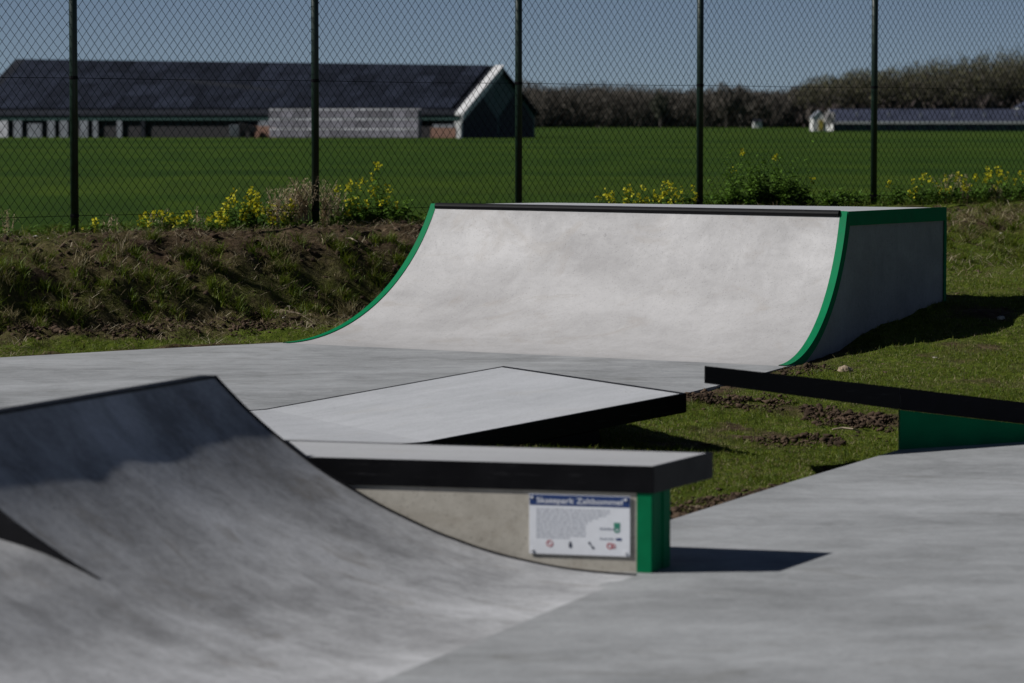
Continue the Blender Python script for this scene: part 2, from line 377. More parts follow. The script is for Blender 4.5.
# ---------------------------------------------------------------- BACK QUARTER PIPE
K = .62; ZT = H - K
def T(px, py): return G(px, py, ZT)
FLt = T(431.5, 204.0); FRt = T(846.5, 211.8); BRt = T(945, 207.2); BLt = T(548, 202.2)
FLb = G(283, 343); FRb = G(786, 366.3)
def profile(pts, b, t):
    d = unit((t[0] - b[0], t[1] - b[1])); Lt = math.hypot(t[0] - b[0], t[1] - b[1]); out = []
    for px, py in pts: out.append(on_plane(px, py, b, d))
    return d, Lt, out
dR, LR, pR = profile([(786, 366.3), (796, 361), (806, 352), (820, 334), (829.7, 312.6), (838, 284.7), (843.7, 259.6), (846.5, 232), (846.8, 212)], FRb, FRt)
dL, LL, pL = profile([(283, 343), (304, 338), (327, 328), (351, 312.5), (375, 287), (398.6, 261), (418, 227.5), (431.5, 204)], FLb, FLt)
print('right profile', [(round(a, 3), round(z, 3)) for a, z in pR], LR); print('left profile', [(round(a, 3), round(z, 3)) for a, z in pL], LL)
def arc(Lx, h, n=33, a0=0.0):
    """circular transition starting at slope a0"""
    # centre chosen so the arc starts at (0,0) with slope a0 and passes (Lx,h)
    # points: (R(sin(a)-sin a0), R(cos a0 - cos a))
    lo, hi = Lx * .6, Lx * 30
    def hh(Rr):
        s = Lx / Rr + math.sin(a0)
        return 1e9 if s >= 1 else Rr * (math.cos(a0) - math.cos(math.asin(s)))
    for _ in range(80):
        mid = (lo + hi) / 2
        if hh(mid) > h: lo = mid
        else: hi = mid
    Rr = hi; a1 = math.asin(min(1, Lx / Rr + math.sin(a0)))
    return [(Rr * (math.sin(a0 + (a1 - a0) * i / (n - 1)) - math.sin(a0)), Rr * (math.cos(a0) - math.cos(a0 + (a1 - a0) * i / (n - 1)))) for i in range(n)]
NP = 33
# the right end starts a little up the curve: the floor has been cast against it
curL = [(FLb[0] + dL[0] * a, FLb[1] + dL[1] * a, z) for a, z in arc(LL, ZT, NP, .0)]
curR = [(FRb[0] + dR[0] * a, FRb[1] + dR[1] * a, z) for a, z in arc(LR, ZT, NP, .0)]
org = (FRb[0], FRb[1], 0)
qp = empty('quarter_pipe', org, 'large pale concrete quarter pipe with bright green curved edges standing below the fence', 'skate ramp')
NS = 24
body = MB(org)
rows = []
for i in range(NP):
    a, c = Vector(curL[i]), Vector(curR[i]); rows.append([a.lerp(c, j / NS) for j in range(NS + 1)])
vs = [p for r in rows for p in r]
body.add(vs, [(i * (NS + 1) + j, i * (NS + 1) + j + 1, (i + 1) * (NS + 1) + j + 1, (i + 1) * (NS + 1) + j) for i in range(NP - 1) for j in range(NS)])
body.build('transition', M['ramp_c'], qp, smooth=True, recalc=True)
ZB = -.15
def side(cur, back, off):
    """upright side wall under the curve"""
    pts = [Vector(p) for p in cur]
    m = MB(org); bk = Vector((back[0], back[1], 0)); n = len(pts)
    v = [p + off for p in pts] + [Vector((p.x, p.y, ZB)) + off for p in pts]
    fs = [(i, i + 1, n + i + 1, n + i) for i in range(n - 1)]
    m.add(v, fs)
    m.add([pts[-1] + off, Vector((back[0], back[1], ZT)) + off, Vector((back[0], back[1], ZB)) + off, Vector((pts[-1].x, pts[-1].y, ZB)) + off], [(0, 1, 2, 3)])
    return m
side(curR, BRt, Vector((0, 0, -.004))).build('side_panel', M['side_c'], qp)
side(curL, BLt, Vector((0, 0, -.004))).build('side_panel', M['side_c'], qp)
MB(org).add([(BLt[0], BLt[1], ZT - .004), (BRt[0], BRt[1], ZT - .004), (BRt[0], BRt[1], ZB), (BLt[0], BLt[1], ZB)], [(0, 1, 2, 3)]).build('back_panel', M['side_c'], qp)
MB(org).prism([FLt, FRt, BRt, BLt], ZT - .06, ZT - .002).build('deck', M['kick_c'], qp)
ux = unit((FRt[0] - FLt[0], FRt[1] - FLt[1])); UX = Vector((ux[0], ux[1], 0))
def trim(cur, inward, outward, width, drop, lift=.006, name='edge_trim'):
    """steel angle: flange on the riding surface and flange down the side"""
    P = [Vector(p) for p in cur]; m = MB(org); up = Vector((0, 0, lift))
    o = outward * .005
    a = [p + inward * width + up for p in P]; c = [p + o + up for p in P]
    nrm = []
    for i, p in enumerate(P):
        t = (P[min(i + 1, len(P) - 1)] - P[max(i - 1, 0)]).normalized()
        nn = t.cross(outward).normalized()
        if nn.z > 0: nn = -nn
        nrm.append(nn)
    d = [p + o + nn * drop for p, nn in zip(P, nrm)]
    d = [Vector((q.x, q.y, max(q.z, ZB))) for q in d]
    m.strip(a, c); m.strip(c, d); m.strip([p - up * 2 + inward * width for p in P], a)
    return m.build(name, M['green'], qp, smooth=True)
trim(curR, -UX, UX, .052, .055); trim(curL, UX, -UX, .05, .055)
# green frame of the right side: top band and rear upright
e2 = unit((BRt[0] - FRt[0], BRt[1] - FRt[1])); E2 = Vector((e2[0], e2[1], 0)); NO = Vector((e2[1], -e2[0], 0))
A = Vector((FRt[0], FRt[1], 0)) + NO * .004; B = Vector((BRt[0], BRt[1], 0)) + NO * .004
def plate(a, b_, z0, z1, mat, name, th=.008, parent=qp, o3=org, out=NO):
    m = MB(o3); o = out * th
    m.prism([(a.x, a.y), (b_.x, b_.y), (b_.x + o.x, b_.y + o.y), (a.x + o.x, a.y + o.y)], z0, z1)
    return m.build(name, mat, parent)
plate(A - E2 * .0, B, ZT - .095, ZT + .004, M['green'], 'side_band')
plate(B - E2 * .03, B + E2 * .004, ZB, ZT - .096, M['green'], 'corner_upright')
# coping: black round bar on a flat plate
m = MB(org)
a = Vector((FLt[0], FLt[1], ZT)) + UX * .05; c = Vector((FRt[0], FRt[1], ZT)) - UX * .052
E2b = Vector((-ux[1], ux[0], 0))
m.tube([a - E2b * .004 + Vector((0, 0, -.012)), c - E2b * .004 + Vector((0, 0, -.012))], .024, 12)
m.box((a + c) / 2 + E2b * .03 + Vector((0, 0, .0015)), (c - a) / 2, E2b * .028, (0, 0, .0035))
m.build('coping', M['black'], qp, smooth=False)

# ---------------------------------------------------------------- NEAR QUARTER PIPE
O = G(637, 577); PD = unit((-.966, .260)); CD = unit((-.34, -.94))
prof = [on_plane(px, py, O, PD) for px, py in [(637, 577), (520, 555), (430, 520), (360, 487), (300, 445), (240, 400), (215, 377)]]
print('near profile', [(round(a, 3), round(z, 3)) for a, z in prof])
TT, ZN = prof[-1]
RN = (TT ** 2 + ZN ** 2) / (2 * ZN)
def zarc(t): return 0 if t <= 0 else RN - math.sqrt(max(0, RN * RN - t * t))
def near_pt(t, c, z):
    k = min(1, max(0, t / .4)) * min(1, max(0, (TT - t) / .06))     # hand trowelled: a few millimetres out of true
    z += k * .013 * (float(fbm(np.array(t * 3.6 + 5), np.array(c * 3.4 + 2), 3)) - .5) if t > 0 else 0
    return Vector((O[0] + PD[0] * t + CD[0] * c, O[1] + PD[1] * t + CD[1] * c, z))
def proj(p): return (CX + F * p[0] / p[1], HY + (H - p[2]) * F / p[1])
# where the black wedge begins: pixel (78,573) on the curved surface
best = None
for i in range(200):
    for j in range(160):
        t = i / 200 * TT; c = j / 160 * 2.6; q = proj(near_pt(t, c, zarc(t))); d = math.hypot(q[0] - 79, q[1] - 573)
        if best is None or d < best[0]: best = (d, t, c)
_, tW, cW = best; print('wedge', best)
org2 = (O[0], O[1], 0)
p0 = near_pt(0, cW, 0); tX, zX = on_plane(0, 541, (p0.x, p0.y), PD)
slopeb = (zX - zarc(tW)) / (tX - tW); print('bank slope', slopeb, 'arc slope', tW / math.sqrt(RN ** 2 - tW ** 2))
nq = empty('quarter_pipe', org2, 'grey foreground quarter pipe with black coping, joined to the ledge that carries the sign', 'skate ramp')
T1, WQ = tW - .05, .30
def dq(t):
    u = t - T1
    return 0.0 if u <= 0 else (u * u / (2 * WQ) if u < WQ else u - WQ / 2)
BQ = (zarc(tX) - zX) / dq(tX); print('bank', BQ)
def dbank(t): return BQ * dq(t) + (.004 * min(1, max(0, (t - T1) / .12)))
def zbank(t):
    if t <= T1: return zarc(t)
    return zarc(t) - dbank(t)
NT = 48; TS = [TT * i / NT for i in range(NT + 1)]
TS = sorted(TS + [tW, T1])
CE = 3.6
m = MB(org2)
cs = [cW * i / 40 for i in range(41)]
v = [near_pt(t, c, zarc(t)) for c in cs for t in TS]; n = len(TS)
m.add(v, [(i * n + j, i * n + j + 1, (i + 1) * n + j + 1, (i + 1) * n + j) for i in range(40) for j in range(n - 1)])
m.build('transition', M['fore_c'], nq, smooth=True)
m = MB(org2)
cs = [cW + (CE - cW) * i / 14 for i in range(15)]
v = [near_pt(t, c, zbank(t)) for c in cs for t in TS]
m.add(v, [(i * n + j, i * n + j + 1, (i + 1) * n + j + 1, (i + 1) * n + j) for i in range(14) for j in range(n - 1)])
m.build('lower_bank', M['fore_c'], nq, smooth=True)
# far side wall, back wall
m = MB(org2)
m.strip([near_pt(t, 0, zarc(t)) for t in TS], [near_pt(t, 0, -.1) for t in TS])
BK = TT + .055
m.add([near_pt(TT, 0, ZN), near_pt(BK, 0, ZN), near_pt(BK, 0, -.1), near_pt(TT, 0, -.1)], [(0, 1, 2, 3)])
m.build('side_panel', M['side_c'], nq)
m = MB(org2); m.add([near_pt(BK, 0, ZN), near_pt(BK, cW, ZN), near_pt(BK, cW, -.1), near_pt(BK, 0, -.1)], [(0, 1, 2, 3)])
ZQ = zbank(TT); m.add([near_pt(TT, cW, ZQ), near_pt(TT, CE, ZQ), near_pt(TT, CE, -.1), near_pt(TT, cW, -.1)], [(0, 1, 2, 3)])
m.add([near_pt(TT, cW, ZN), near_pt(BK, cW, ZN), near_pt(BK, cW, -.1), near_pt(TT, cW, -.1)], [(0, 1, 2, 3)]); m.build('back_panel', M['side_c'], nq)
# black steel step where the curve rises above the lower bank
m = MB(org2); k = [t for t in TS if t >= T1]
m.strip([near_pt(t, cW + .002, zarc(t) + .002) for t in k], [near_pt(t, cW + .002, zbank(t) - .01) for t in k])
m.strip([near_pt(t, cW - .008, zarc(t) + .003) for t in k], [near_pt(t, cW + .002, zarc(t) + .003) for t in k])
m.build('step_plate', M['black_rough'], nq)
# dark edge along the far side of the curve
m = MB(org2); up = .004
e = [near_pt(t, -.006, zarc(t) + up) for t in TS]; i_ = [near_pt(t, .020, zarc(t) + up) for t in TS]
dn = [near_pt(t, -.006, zarc(t) - .035) for t in TS]
m.strip(i_, e); m.strip(e, dn); m.build('edge_strip', M['black_rough'], nq)
m = MB(org2)
def cbox(t0, t1, c0, c1, z0, z1):
    vs = [near_pt(t, c, z) for z in (z0, z1) for c in (c0, c1) for t in (t0, t1)]
    m.add(vs, [(0, 2, 3, 1), (4, 5, 7, 6), (0, 1, 5, 4), (2, 6, 7, 3), (0, 4, 6, 2), (1, 3, 7, 5)])
cbox(TT - .004, BK + .008, -.008, cW + .004, ZN - .052, ZN + .005)
m.build('coping', M['black'], nq, bevel=.004)

# ---------------------------------------------------------------- LEDGE
ZL = .38
FR_ = G(714, 453.3, ZL); FL_ = G(283, 440.8, ZL)
GP = G(652.5, 575.3); _r = (655 - CX) / F
NR = (GP[0] - PD[0] * .012 - .005, GP[1] - PD[1] * .012 - .004)
NL = (NR[0] + PD[0] * 1.30, NR[1] + PD[1] * 1.30)
# keep the near edge just behind the ramp's side plane
lg = empty('grind_ledge', (NR[0], NR[1], 0), 'low grind ledge with black steel rim, concrete wall and green end post', 'skate ledge')
o3 = (NR[0], NR[1], 0)
ed = .012
def inset(poly, d):
    c = Vector((sum(p[0] for p in poly) / len(poly), sum(p[1] for p in poly) / len(poly)))
    n = len(poly); out = []
    for i in range(n):
        p = Vector(poly[i]); a = (Vector(poly[i - 1]) - p).normalized(); b2 = (Vector(poly[(i + 1) % n]) - p).normalized()
        s = abs(a.x * b2.y - a.y * b2.x); q = p + (a + b2) * (d / max(s, .2)); out.append((q.x, q.y))
    return out
Q = [NL, NR, FR_, FL_]
MB(o3).prism(inset(Q, ed), ZL - .09, ZL - .001).build('top_slab', M['box_c'], lg)
m = MB(o3); Qi = inset(Q, ed + .0005)
for i in range(4):
    j = (i + 1) % 4; m.prism([Q[i], Q[j], Qi[j], Qi[i]], ZL - .095, ZL + .0015)
m.build('steel_rim', M['black'], lg, bevel=.0015)
GP = G(652.5, 575.3); PDb = PD; E2l = unit((.37, .93))
def lp(t, d): return (GP[0] + PDb[0] * t + E2l[0] * d, GP[1] + PDb[1] * t + E2l[1] * d)
zu = ZL - .095
MB(o3).prism([lp(.056, .003), lp(1.27, .003), lp(1.27, .20), lp(.056, .20)], -.02, zu).build('wall', M['wall_c'], lg)
m = MB(o3)
m.prism([lp(0, 0), lp(.055, 0), lp(.055, .010), lp(0, .010)], .0, zu)
m.prism([lp(0, .0115), lp(.008, .0115), lp(.008, .075), lp(0, .075)], .0, zu)
m.prism([lp(.006, .0755), lp(.05, .0755), lp(.05, .13), lp(.006, .13)], .0, zu)
m.prism([lp(0, .1305), lp(.05, .1305), lp(.05, .205), lp(0, .205)], .0, zu)
m.build('end_post', M['green'], lg, bevel=.002)

# information sign
sp0 = lp(0, -.0015)
nrm = Vector((-PDb[1], PDb[0], 0)); nrm = nrm if nrm.y < 0 else -nrm
RT = Vector((-PDb[0], -PDb[1], 0))
tl, ztl = on_plane(529.5, 494, sp0, PDb); tr, ztr = on_plane(631, 498.3, sp0, PDb); _, zbl = on_plane(529.5, 554.5, sp0, PDb)
SW = tl - tr; SH = ztl - zbl; zc = (ztl + ztr) / 2
print('sign', SW, SH, ztl, ztr)
s_org = Vector((sp0[0], sp0[1], 0)) + Vector((PDb[0], PDb[1], 0)) * tl + nrm * .001
TLc = Vector((s_org.x, s_org.y, zc))
def SPt(u, v, o=0.0): return TLc + RT * (u * SW) - Vector((0, 0, v * SH)) + nrm * (.0018 + o)
sg = empty('information_sign', (TLc.x, TLc.y, zc - SH), 'small white information sign with blue title bar screwed to the ledge wall', 'sign')
so = (TLc.x, TLc.y, zc - SH)
def flat(ms, u0, v0, u1, v1, o):
    ms.add([SPt(u0, v0, o), SPt(u1, v0, o), SPt(u1, v1, o), SPt(u0, v1, o)], [(0, 3, 2, 1)])
m = MB(so); m.box(TLc + RT * SW / 2 - Vector((0, 0, SH / 2)), RT * SW / 2, nrm * .0018, (0, 0, SH / 2)); m.build('sign_panel', M['white'], sg, bevel=.0008)
m = MB(so); flat(m, .004, .008, .996, .185, .0006); m.build('title_bar', M['blue'], sg, recalc=False)
for k, (u, v) in enumerate([(.03, .055), (.955, .055), (.03, .94), (.955, .94)]):
    m = MB(so); p = SPt(u, v, .0); m.tube([p, p + nrm * .004], .0055, 12); m.build('screw', M['bolt'], sg)
def text(s, name, u, v, width, mat, h=None, o=.0012, bold=.02):
    cu = bpy.data.curves.new('t', 'FONT'); cu.body = s; cu.size = 1; cu.offset = bold
    to = bpy.data.objects.new('t', cu); COL.objects.link(to); bpy.context.view_layer.update()
    me = bpy.data.meshes.new_from_object(to.evaluated_get(bpy.context.evaluated_depsgraph_get())); bpy.data.objects.remove(to)
    xs = [q.co.x for q in me.vertices]; x0, x1 = min(xs), max(xs); sc = width * SW / (x1 - x0)
    sy = sc if h is None else h * SH / .72
    base = SPt(u, v, o)
    for q in me.vertices:
        w = base + RT * ((q.co.x - x0) * sc) + Vector((0, 0, 1)) * (q.co.y * sy); q.co = w - Vector(so)
    me.name = name
    return link(name, me, mat, sg)
text('Skatepark Zaltbommel', 'title_lettering', .075, .145, .85, M['white'], h=.095, bold=.008)
m = MB(so)
ends = [.82, .80, .76, .70, .62, .58, .575, .57, .57, .565, .56, .40]
for k, e_ in enumerate(ends):
    u = .07; v = .24 + k * .043
    while u < e_ - .01:
        w = min(random.uniform(.02, .07), e_ - u); flat(m, u, v, u + w, v + .017, .0006); u += w + .011
m.build('small_print', M['ink'], sg, recalc=False)
m = MB(so)   # right-hand emblems
u = .70
for w in (.03, .025, .04, .02): flat(m, u, .53, u + w, .565, .001); u += w + .008
m.build('emblem_lettering', M['ink'], sg, recalc=False); m = MB(so)
u = .70
for w in (.03, .04, .05): flat(m, u, .70, u + w, .725, .001); u += w + .008
m.build('emblem_lettering', M['ink'], sg, recalc=False)
def disc(ms, u, v, r, o=.001, r0=0, n=20, mt=0):
    c = SPt(u, v, o)
    vo = [c + RT * (math.cos(2 * math.pi * k / n) * r) + Vector((0, 0, math.sin(2 * math.pi * k / n) * r)) for k in range(n)]
    if r0:
        vi = [c + RT * (math.cos(2 * math.pi * k / n) * r0) + Vector((0, 0, math.sin(2 * math.pi * k / n) * r0)) for k in range(n)]
        ms.add(vo + vi, [(k, (k + 1) % n, n + (k + 1) % n, n + k) for k in range(n)])
    else: ms.add(vo, [tuple(range(n))])
m = MB(so)
flat(m, .84, .44, .90, .52, .001); m.build('green_emblem', M['sgreen'], sg, recalc=False)
m = MB(so); disc(m, .87, .56, .011, r0=.005); m.build('green_emblem', M['sgreen'], sg, recalc=False)
m = MB(so); flat(m, .86, .695, .915, .735, .0011); m.build('blue_emblem', M['blue'], sg, recalc=False)
m = MB(so); disc(m, .205, .82, .0125, r0=.0095)
c0 = SPt(.205, .82, .0012); dd = (RT + Vector((0, 0, -1))).normalized(); pp = (RT + Vector((0, 0, 1))).normalized() * .0013
m.add([c0 - dd * .01 - pp, c0 + dd * .01 - pp, c0 + dd * .01 + pp, c0 - dd * .01 + pp], [(0, 1, 2, 3)])
m.build('red_pictogram', M['red'], sg, recalc=False); m = MB(so); disc(m, .80, .83, .0115, r0=.007); disc(m, .835, .83, .0085, r0=.005, o=.0014); m.build('red_pictogram', M['red'], sg, recalc=False)
m = MB(so); flat(m, .395, .80, .425, .88, .001); flat(m, .402, .775, .418, .80, .001); m.build('dark_pictogram', M['dark'], sg, recalc=False); m = MB(so); disc(m, .60, .79, .0045); disc(m, .635, .87, .005)
c0 = SPt(.615, .83, .0012); m.add([c0 - dd * .014 - pp * 1.6, c0 + dd * .014 - pp * 1.6, c0 + dd * .014 + pp * 1.6, c0 - dd * .014 + pp * 1.6], [(0, 1, 2, 3)])
m.build('dark_pictogram', M['dark'], sg, recalc=False)

# ---------------------------------------------------------------- KICKER WEDGE (rises to the right)
KB = G(503.5, 366.5, .2); KC = G(687, 393.8, .2); KU = unit((.902, .431)); ZK = .2; RUN = 1.52
o4 = (KC[0], KC[1], 0)
kk = empty('kicker_wedge', o4, 'light concrete wedge with thin black rim tilting up to the right over the grass', 'skate ramp')
def kp(base, t, z): return (base[0] - KU[0] * t, base[1] - KU[1] * t, z)
def kz(t):
    z = ZK * (1 - t / RUN)
    return z if t < 1.46 else .004 + (ZK * (1 - 1.46 / RUN) - .004) * max(0, (1.6 - t) / .14) ** 2
ins = .022; wv = Vector((KC[0] - KB[0], KC[1] - KB[1])).normalized()
kbi = (KB[0] + wv.x * ins, KB[1] + wv.y * ins); kci = (KC[0] - wv.x * ins, KC[1] - wv.y * ins)
APR = .75
def kprism(mm, b0, b1, ts, zf, th):
    for t0, t1 in zip(ts[:-1], ts[1:]):
        vs = [kp(b0, t0, zf(t0)), kp(b1, t0, zf(t0)), kp(b1, t1, zf(t1)), kp(b0, t1, zf(t1))]
        vb = [(a, c, min(d - th, d - .002)) for a, c, d in vs]
        mm.add(vs + vb, [(0, 1, 2, 3), (7, 6, 5, 4), (0, 4, 5, 1), (1, 5, 6, 2), (2, 6, 7, 3), (3, 7, 4, 0)])
m = MB(o4); kprism(m, kbi, kci, [ins, 1.46, 1.50, 1.55, 1.6, RUN + APR], kz, .09); m.build('top_slab', M['kick_c'], kk)
m = MB(o4)
kprism(m, KB, kbi, [0, 1.46, 1.50, 1.55, 1.6], lambda t: kz(t) + .002, .10); kprism(m, kci, KC, [0, 1.46, 1.50, 1.55, 1.6], lambda t: kz(t) + .002, .10)
kprism(m, kbi, kci, [0, ins], lambda t: kz(t) + .002, .10)
m.build('steel_rim', M['black'], kk)
b0 = (KB[0] + wv.x * .2, KB[1] + wv.y * .2); b1 = (KC[0] - wv.x * .006, KC[1] - wv.y * .006)
m = MB(o4)
for t0, t1 in ((.50, 1.0), (1.0, 1.48)):
    vs = [kp(b0, t0, kz(t0) - .104), kp(b1, t0, kz(t0) - .104), kp(b1, t1, kz(t1) - .104), kp(b0, t1, kz(t1) - .104)]
    m.add(vs + [(q[0], q[1], -.3) for q in vs], [(0, 1, 2, 3), (7, 6, 5, 4), (0, 4, 5, 1), (1, 5, 6, 2), (2, 6, 7, 3), (3, 7, 4, 0)])
m.build('foot_wall', M['black_rough'], kk)  # wall under the rim coloured black: its shade is put into the colour

# ---------------------------------------------------------------- RIGHT BANK (falls away to the right)
U2 = unit((.86, .51)); V2 = (-U2[1], U2[0]); P0 = G(901.5, 450.3)
o5 = (P0[0], P0[1], 0)
t_tip, z_tip = on_plane(705, 366.3, P0, (-U2[0], -U2[1])); _, z_c = on_plane(901, 388.3, P0, U2)
_, zbt = on_plane(705, 384, P0, U2); t_e, z_e = on_plane(1024, 403, P0, U2)
print('bank tip', t_tip, z_tip, 'corner', z_c, 'tip bottom', zbt, 'edge', t_e, z_e)
sl = (z_tip - z_c) / t_tip; sl2 = (z_c - z_e) / t_e; print('slopes', sl, sl2, 'eye plane', z_c + sl2 * (-(P0[0] * U2[0] + P0[1] * U2[1])) * -1)
rb = empty('landing_bank', o5, 'black rimmed landing bank on a green side board at the edge of the right floor', 'skate ramp')
TE = z_c / sl2
WB = 1.25
W2 = unit((.085, 1)); WU = W2[0] * U2[0] + W2[1] * U2[1]
def bpnt(t, w, z): return (P0[0] + U2[0] * t + W2[0] * w, P0[1] + U2[1] * t + W2[1] * w, z - sl2 * WU * w)
def bz(t): return z_c - (sl if t < 0 else sl2) * t
def bth(t): return np.interp(t, [-t_tip, 0, TE], [.082, .108, .108])
def bprism(mm, w0, w1, ts, dz=0.0, tf=bth):
    for t0, t1 in zip(ts[:-1], ts[1:]):
        vs = [bpnt(t0, w0, bz(t0) + dz), bpnt(t1, w0, bz(t1) + dz), bpnt(t1, w1, bz(t1) + dz), bpnt(t0, w1, bz(t0) + dz)]
        vb = [(a[0], a[1], max(-.19, a[2] - tf(t))) for a, t in zip(vs, (t0, t1, t1, t0))]
        mm.add(vs + vb, [(0, 1, 2, 3), (7, 6, 5, 4), (0, 4, 5, 1), (1, 5, 6, 2), (2, 6, 7, 3), (3, 7, 4, 0)])
m = MB(o5); bprism(m, .014, WB - .014, [-t_tip + .014, 0, TE], tf=lambda t: bth(t) - .01); m.build('top_slab', M['kick_c'], rb)
m = MB(o5); bprism(m, 0, .0135, [-t_tip, -.004], .002); bprism(m, WB - .0135, WB, [-t_tip, 0, TE], .002); bprism(m, .0135, WB - .0135, [-t_tip, -t_tip + .0135], .002)
m.build('lip_rim', M['black'], rb, bevel=.0015)
m = MB(o5); bprism(m, -.002, .0135, [0, TE], .002); m.build('side_rim', M['black_rough'], rb)
m = MB(o5)
ts = [.0, TE * .5, TE * .93]
top = [bpnt(t, .004, bz(t) - bth(t)) for t in ts]; bot = [bpnt(t, .004, -.2) for t in ts]; top2 = [bpnt(t, .26, bz(t) - bth(t)) for t in ts]; bot2 = [bpnt(t, .26, -.2) for t in ts]
m.strip(top, bot); m.strip(bot2, top2); m.strip(top2, top); m.strip(bot, bot2); m.add([top[0], bot[0], bot2[0], top2[0]], [(0, 1, 2, 3)]); m.add([top[-1], bot[-1], bot2[-1], top2[-1]], [(0, 1, 2, 3)])
m.build('side_board', M['green_side'], rb)

# ---------------------------------------------------------------- FENCE
def fence_at(px):
    r = (px - CX) / F; t = (r * FP[1] - FP[0]) / (FU[0] - r * FU[1]); return t
tp = [fence_at(px) for px in (74.8, 315.6, 518.6, 699.6, 873.4)]
tp = [tp[0] - 2.72] + tp + [tp[-1] + 3.0]
print('post gaps', [round(b_ - a_, 2) for a_, b_ in zip(tp[:-1], tp[1:])])
def fpt(t, z, o=0.0): return Vector((FP[0] + FU[0] * t + FN[0] * o, FP[1] + FU[1] * t + FN[1] * o, z))
ZF0, ZF1 = .76, 4.0
fo = fpt(tp[1], .7)
fe = empty('chain_link_fence', fo, 'tall dark green chain link fence with round posts along the top of the bank', 'fence')
for t in tp:
    p = fpt(t, 0); m = MB(fo)
    m.tube([p + Vector((0, 0, .45)), p + Vector((0, 0, 4.06))], .034, 14); post = m.build('fence_post', M['post'], fe, smooth=True)
    m = MB(fo); m.tube([p + Vector((0, 0, 4.061)), p + Vector((0, 0, 4.085)), p + Vector((0, 0, 4.1))], [.037, .034, .012], 14); m.build('post_cap', M['post'], post)
    for zc_ in (.82, 1.967, 3.1):
        m = MB(fo); m.tube([p + Vector((0, 0, zc_ - .014)), p + Vector((0, 0, zc_ + .014))], .0375, 14); m.build('clamp', M['black'], post)
PX, PZ, WR = .088, .1, .0025
def diag(mm, t0, t1, z0, z1):
    k = PZ / PX; w = t1 - t0; h = z1 - z0
    for sgn in (1, -1):
        c = -math.ceil((w * k) / PZ) * PZ - PZ
        while c < h + w * k + PZ:
            # line z = z0 + c + sgn*k*(t-t0) (sgn=1) or z = z0 + c - k*(t-t0)
            lo, hi = 0.0, w
            f0 = c; f1 = c + sgn * k * w
            a = (0 - f0) / (sgn * k); b_ = (h - f0) / (sgn * k)
            lo = max(lo, min(a, b_)); hi = min(hi, max(a, b_))
            if hi - lo > .01:
                o = .0016 * sgn
                p = fpt(t0 + lo, z0 + c + sgn * k * lo, o - .036); q = fpt(t0 + hi, z0 + c + sgn * k * hi, o - .036)
                pts = []
                for k_ in range(6):
                    w_ = p.lerp(q, k_ / 5); tt_ = (w_.x - FP[0]) / FU[0]; d_ = 0 if k_ in (0, 5) else 1
                    pts.append(w_ + Vector((FU[0], FU[1], 0)) * (d_ * .011 * math.sin(2.1 * tt_ + 1.7 * w_.z + 1)) + Vector((FN[0], FN[1], 0)) * (d_ * .012 * math.sin(1.3 * tt_ + 2.3 * w_.z)) + Vector((0, 0, d_ * .010 * math.sin(2.9 * tt_ - 1.9 * w_.z))))
                mm.tube(pts, WR, 3)
            c += PZ
for a, c in zip(tp[:-1], tp[1:]):
    m = MB(fo); diag(m, a + .001, c - .001, ZF0, ZF1); m.build('mesh_panel', M['wire'], fe, recalc=False)
for z in (.82, 1.967, 3.98):
    m = MB(fo); n = 40
    m.tube([fpt(tp[0] + (tp[-1] - tp[0]) * i / n, z - .006 * math.sin(math.pi * ((i / n * 6) % 1)), -.041) for i in range(n + 1)], .0026, 5); m.build('line_wire', M['wire'], fe)

# ---------------------------------------------------------------- VEGETATION
def arr_blades(P, h, w, lean, col, bend=.5, seg=2):
    """P (n,3) roots -> bent tapering blades"""
    n = len(P); a = rng.uniform(0, 2 * np.pi, n); wx = np.cos(a) * w / 2; wy = np.sin(a) * w / 2
    b_ = rng.uniform(0, 2 * np.pi, n); lx = np.cos(b_) * lean * h; ly = np.sin(b_) * lean * h
    V = []
    for k in range(seg + 1):
        f = k / seg; ww = (1 - f ** 1.6) if k < seg else .0
        cx = P[:, 0] + lx * f ** (1 + bend); cy = P[:, 1] + ly * f ** (1 + bend); cz = P[:, 2] + h * f * np.sqrt(np.clip(1 - (lean * f) ** 2 * .5, .1, 1))
        if k < seg: V += [np.stack([cx - wx * ww, cy - wy * ww, cz], 1), np.stack([cx + wx * ww, cy + wy * ww, cz], 1)]
        else: V += [np.stack([cx, cy, cz], 1)]
    per = 2 * seg + 1
    verts = np.stack(V, 1).reshape(-1, 3); base = np.arange(n) * per
    F3 = []
    for k in range(seg - 1):
        F3 += [np.stack([base + 2 * k, base + 2 * k + 1, base + 2 * k + 3], 1), np.stack([base + 2 * k, base + 2 * k + 3, base + 2 * k + 2], 1)]
    k = seg - 1
    F3 += [np.stack([base + 2 * k, base + 2 * k + 1, base + 2 * k + 2], 1)]
    cols = np.repeat(col, per, axis=0)
    return verts, np.concatenate(F3), cols
def palette(n, cs, var=.25):
    cs = np.array(cs); c = cs[rng.integers(0, len(cs), n)] * (1 + rng.uniform(-var, var, (n, 1))); return c
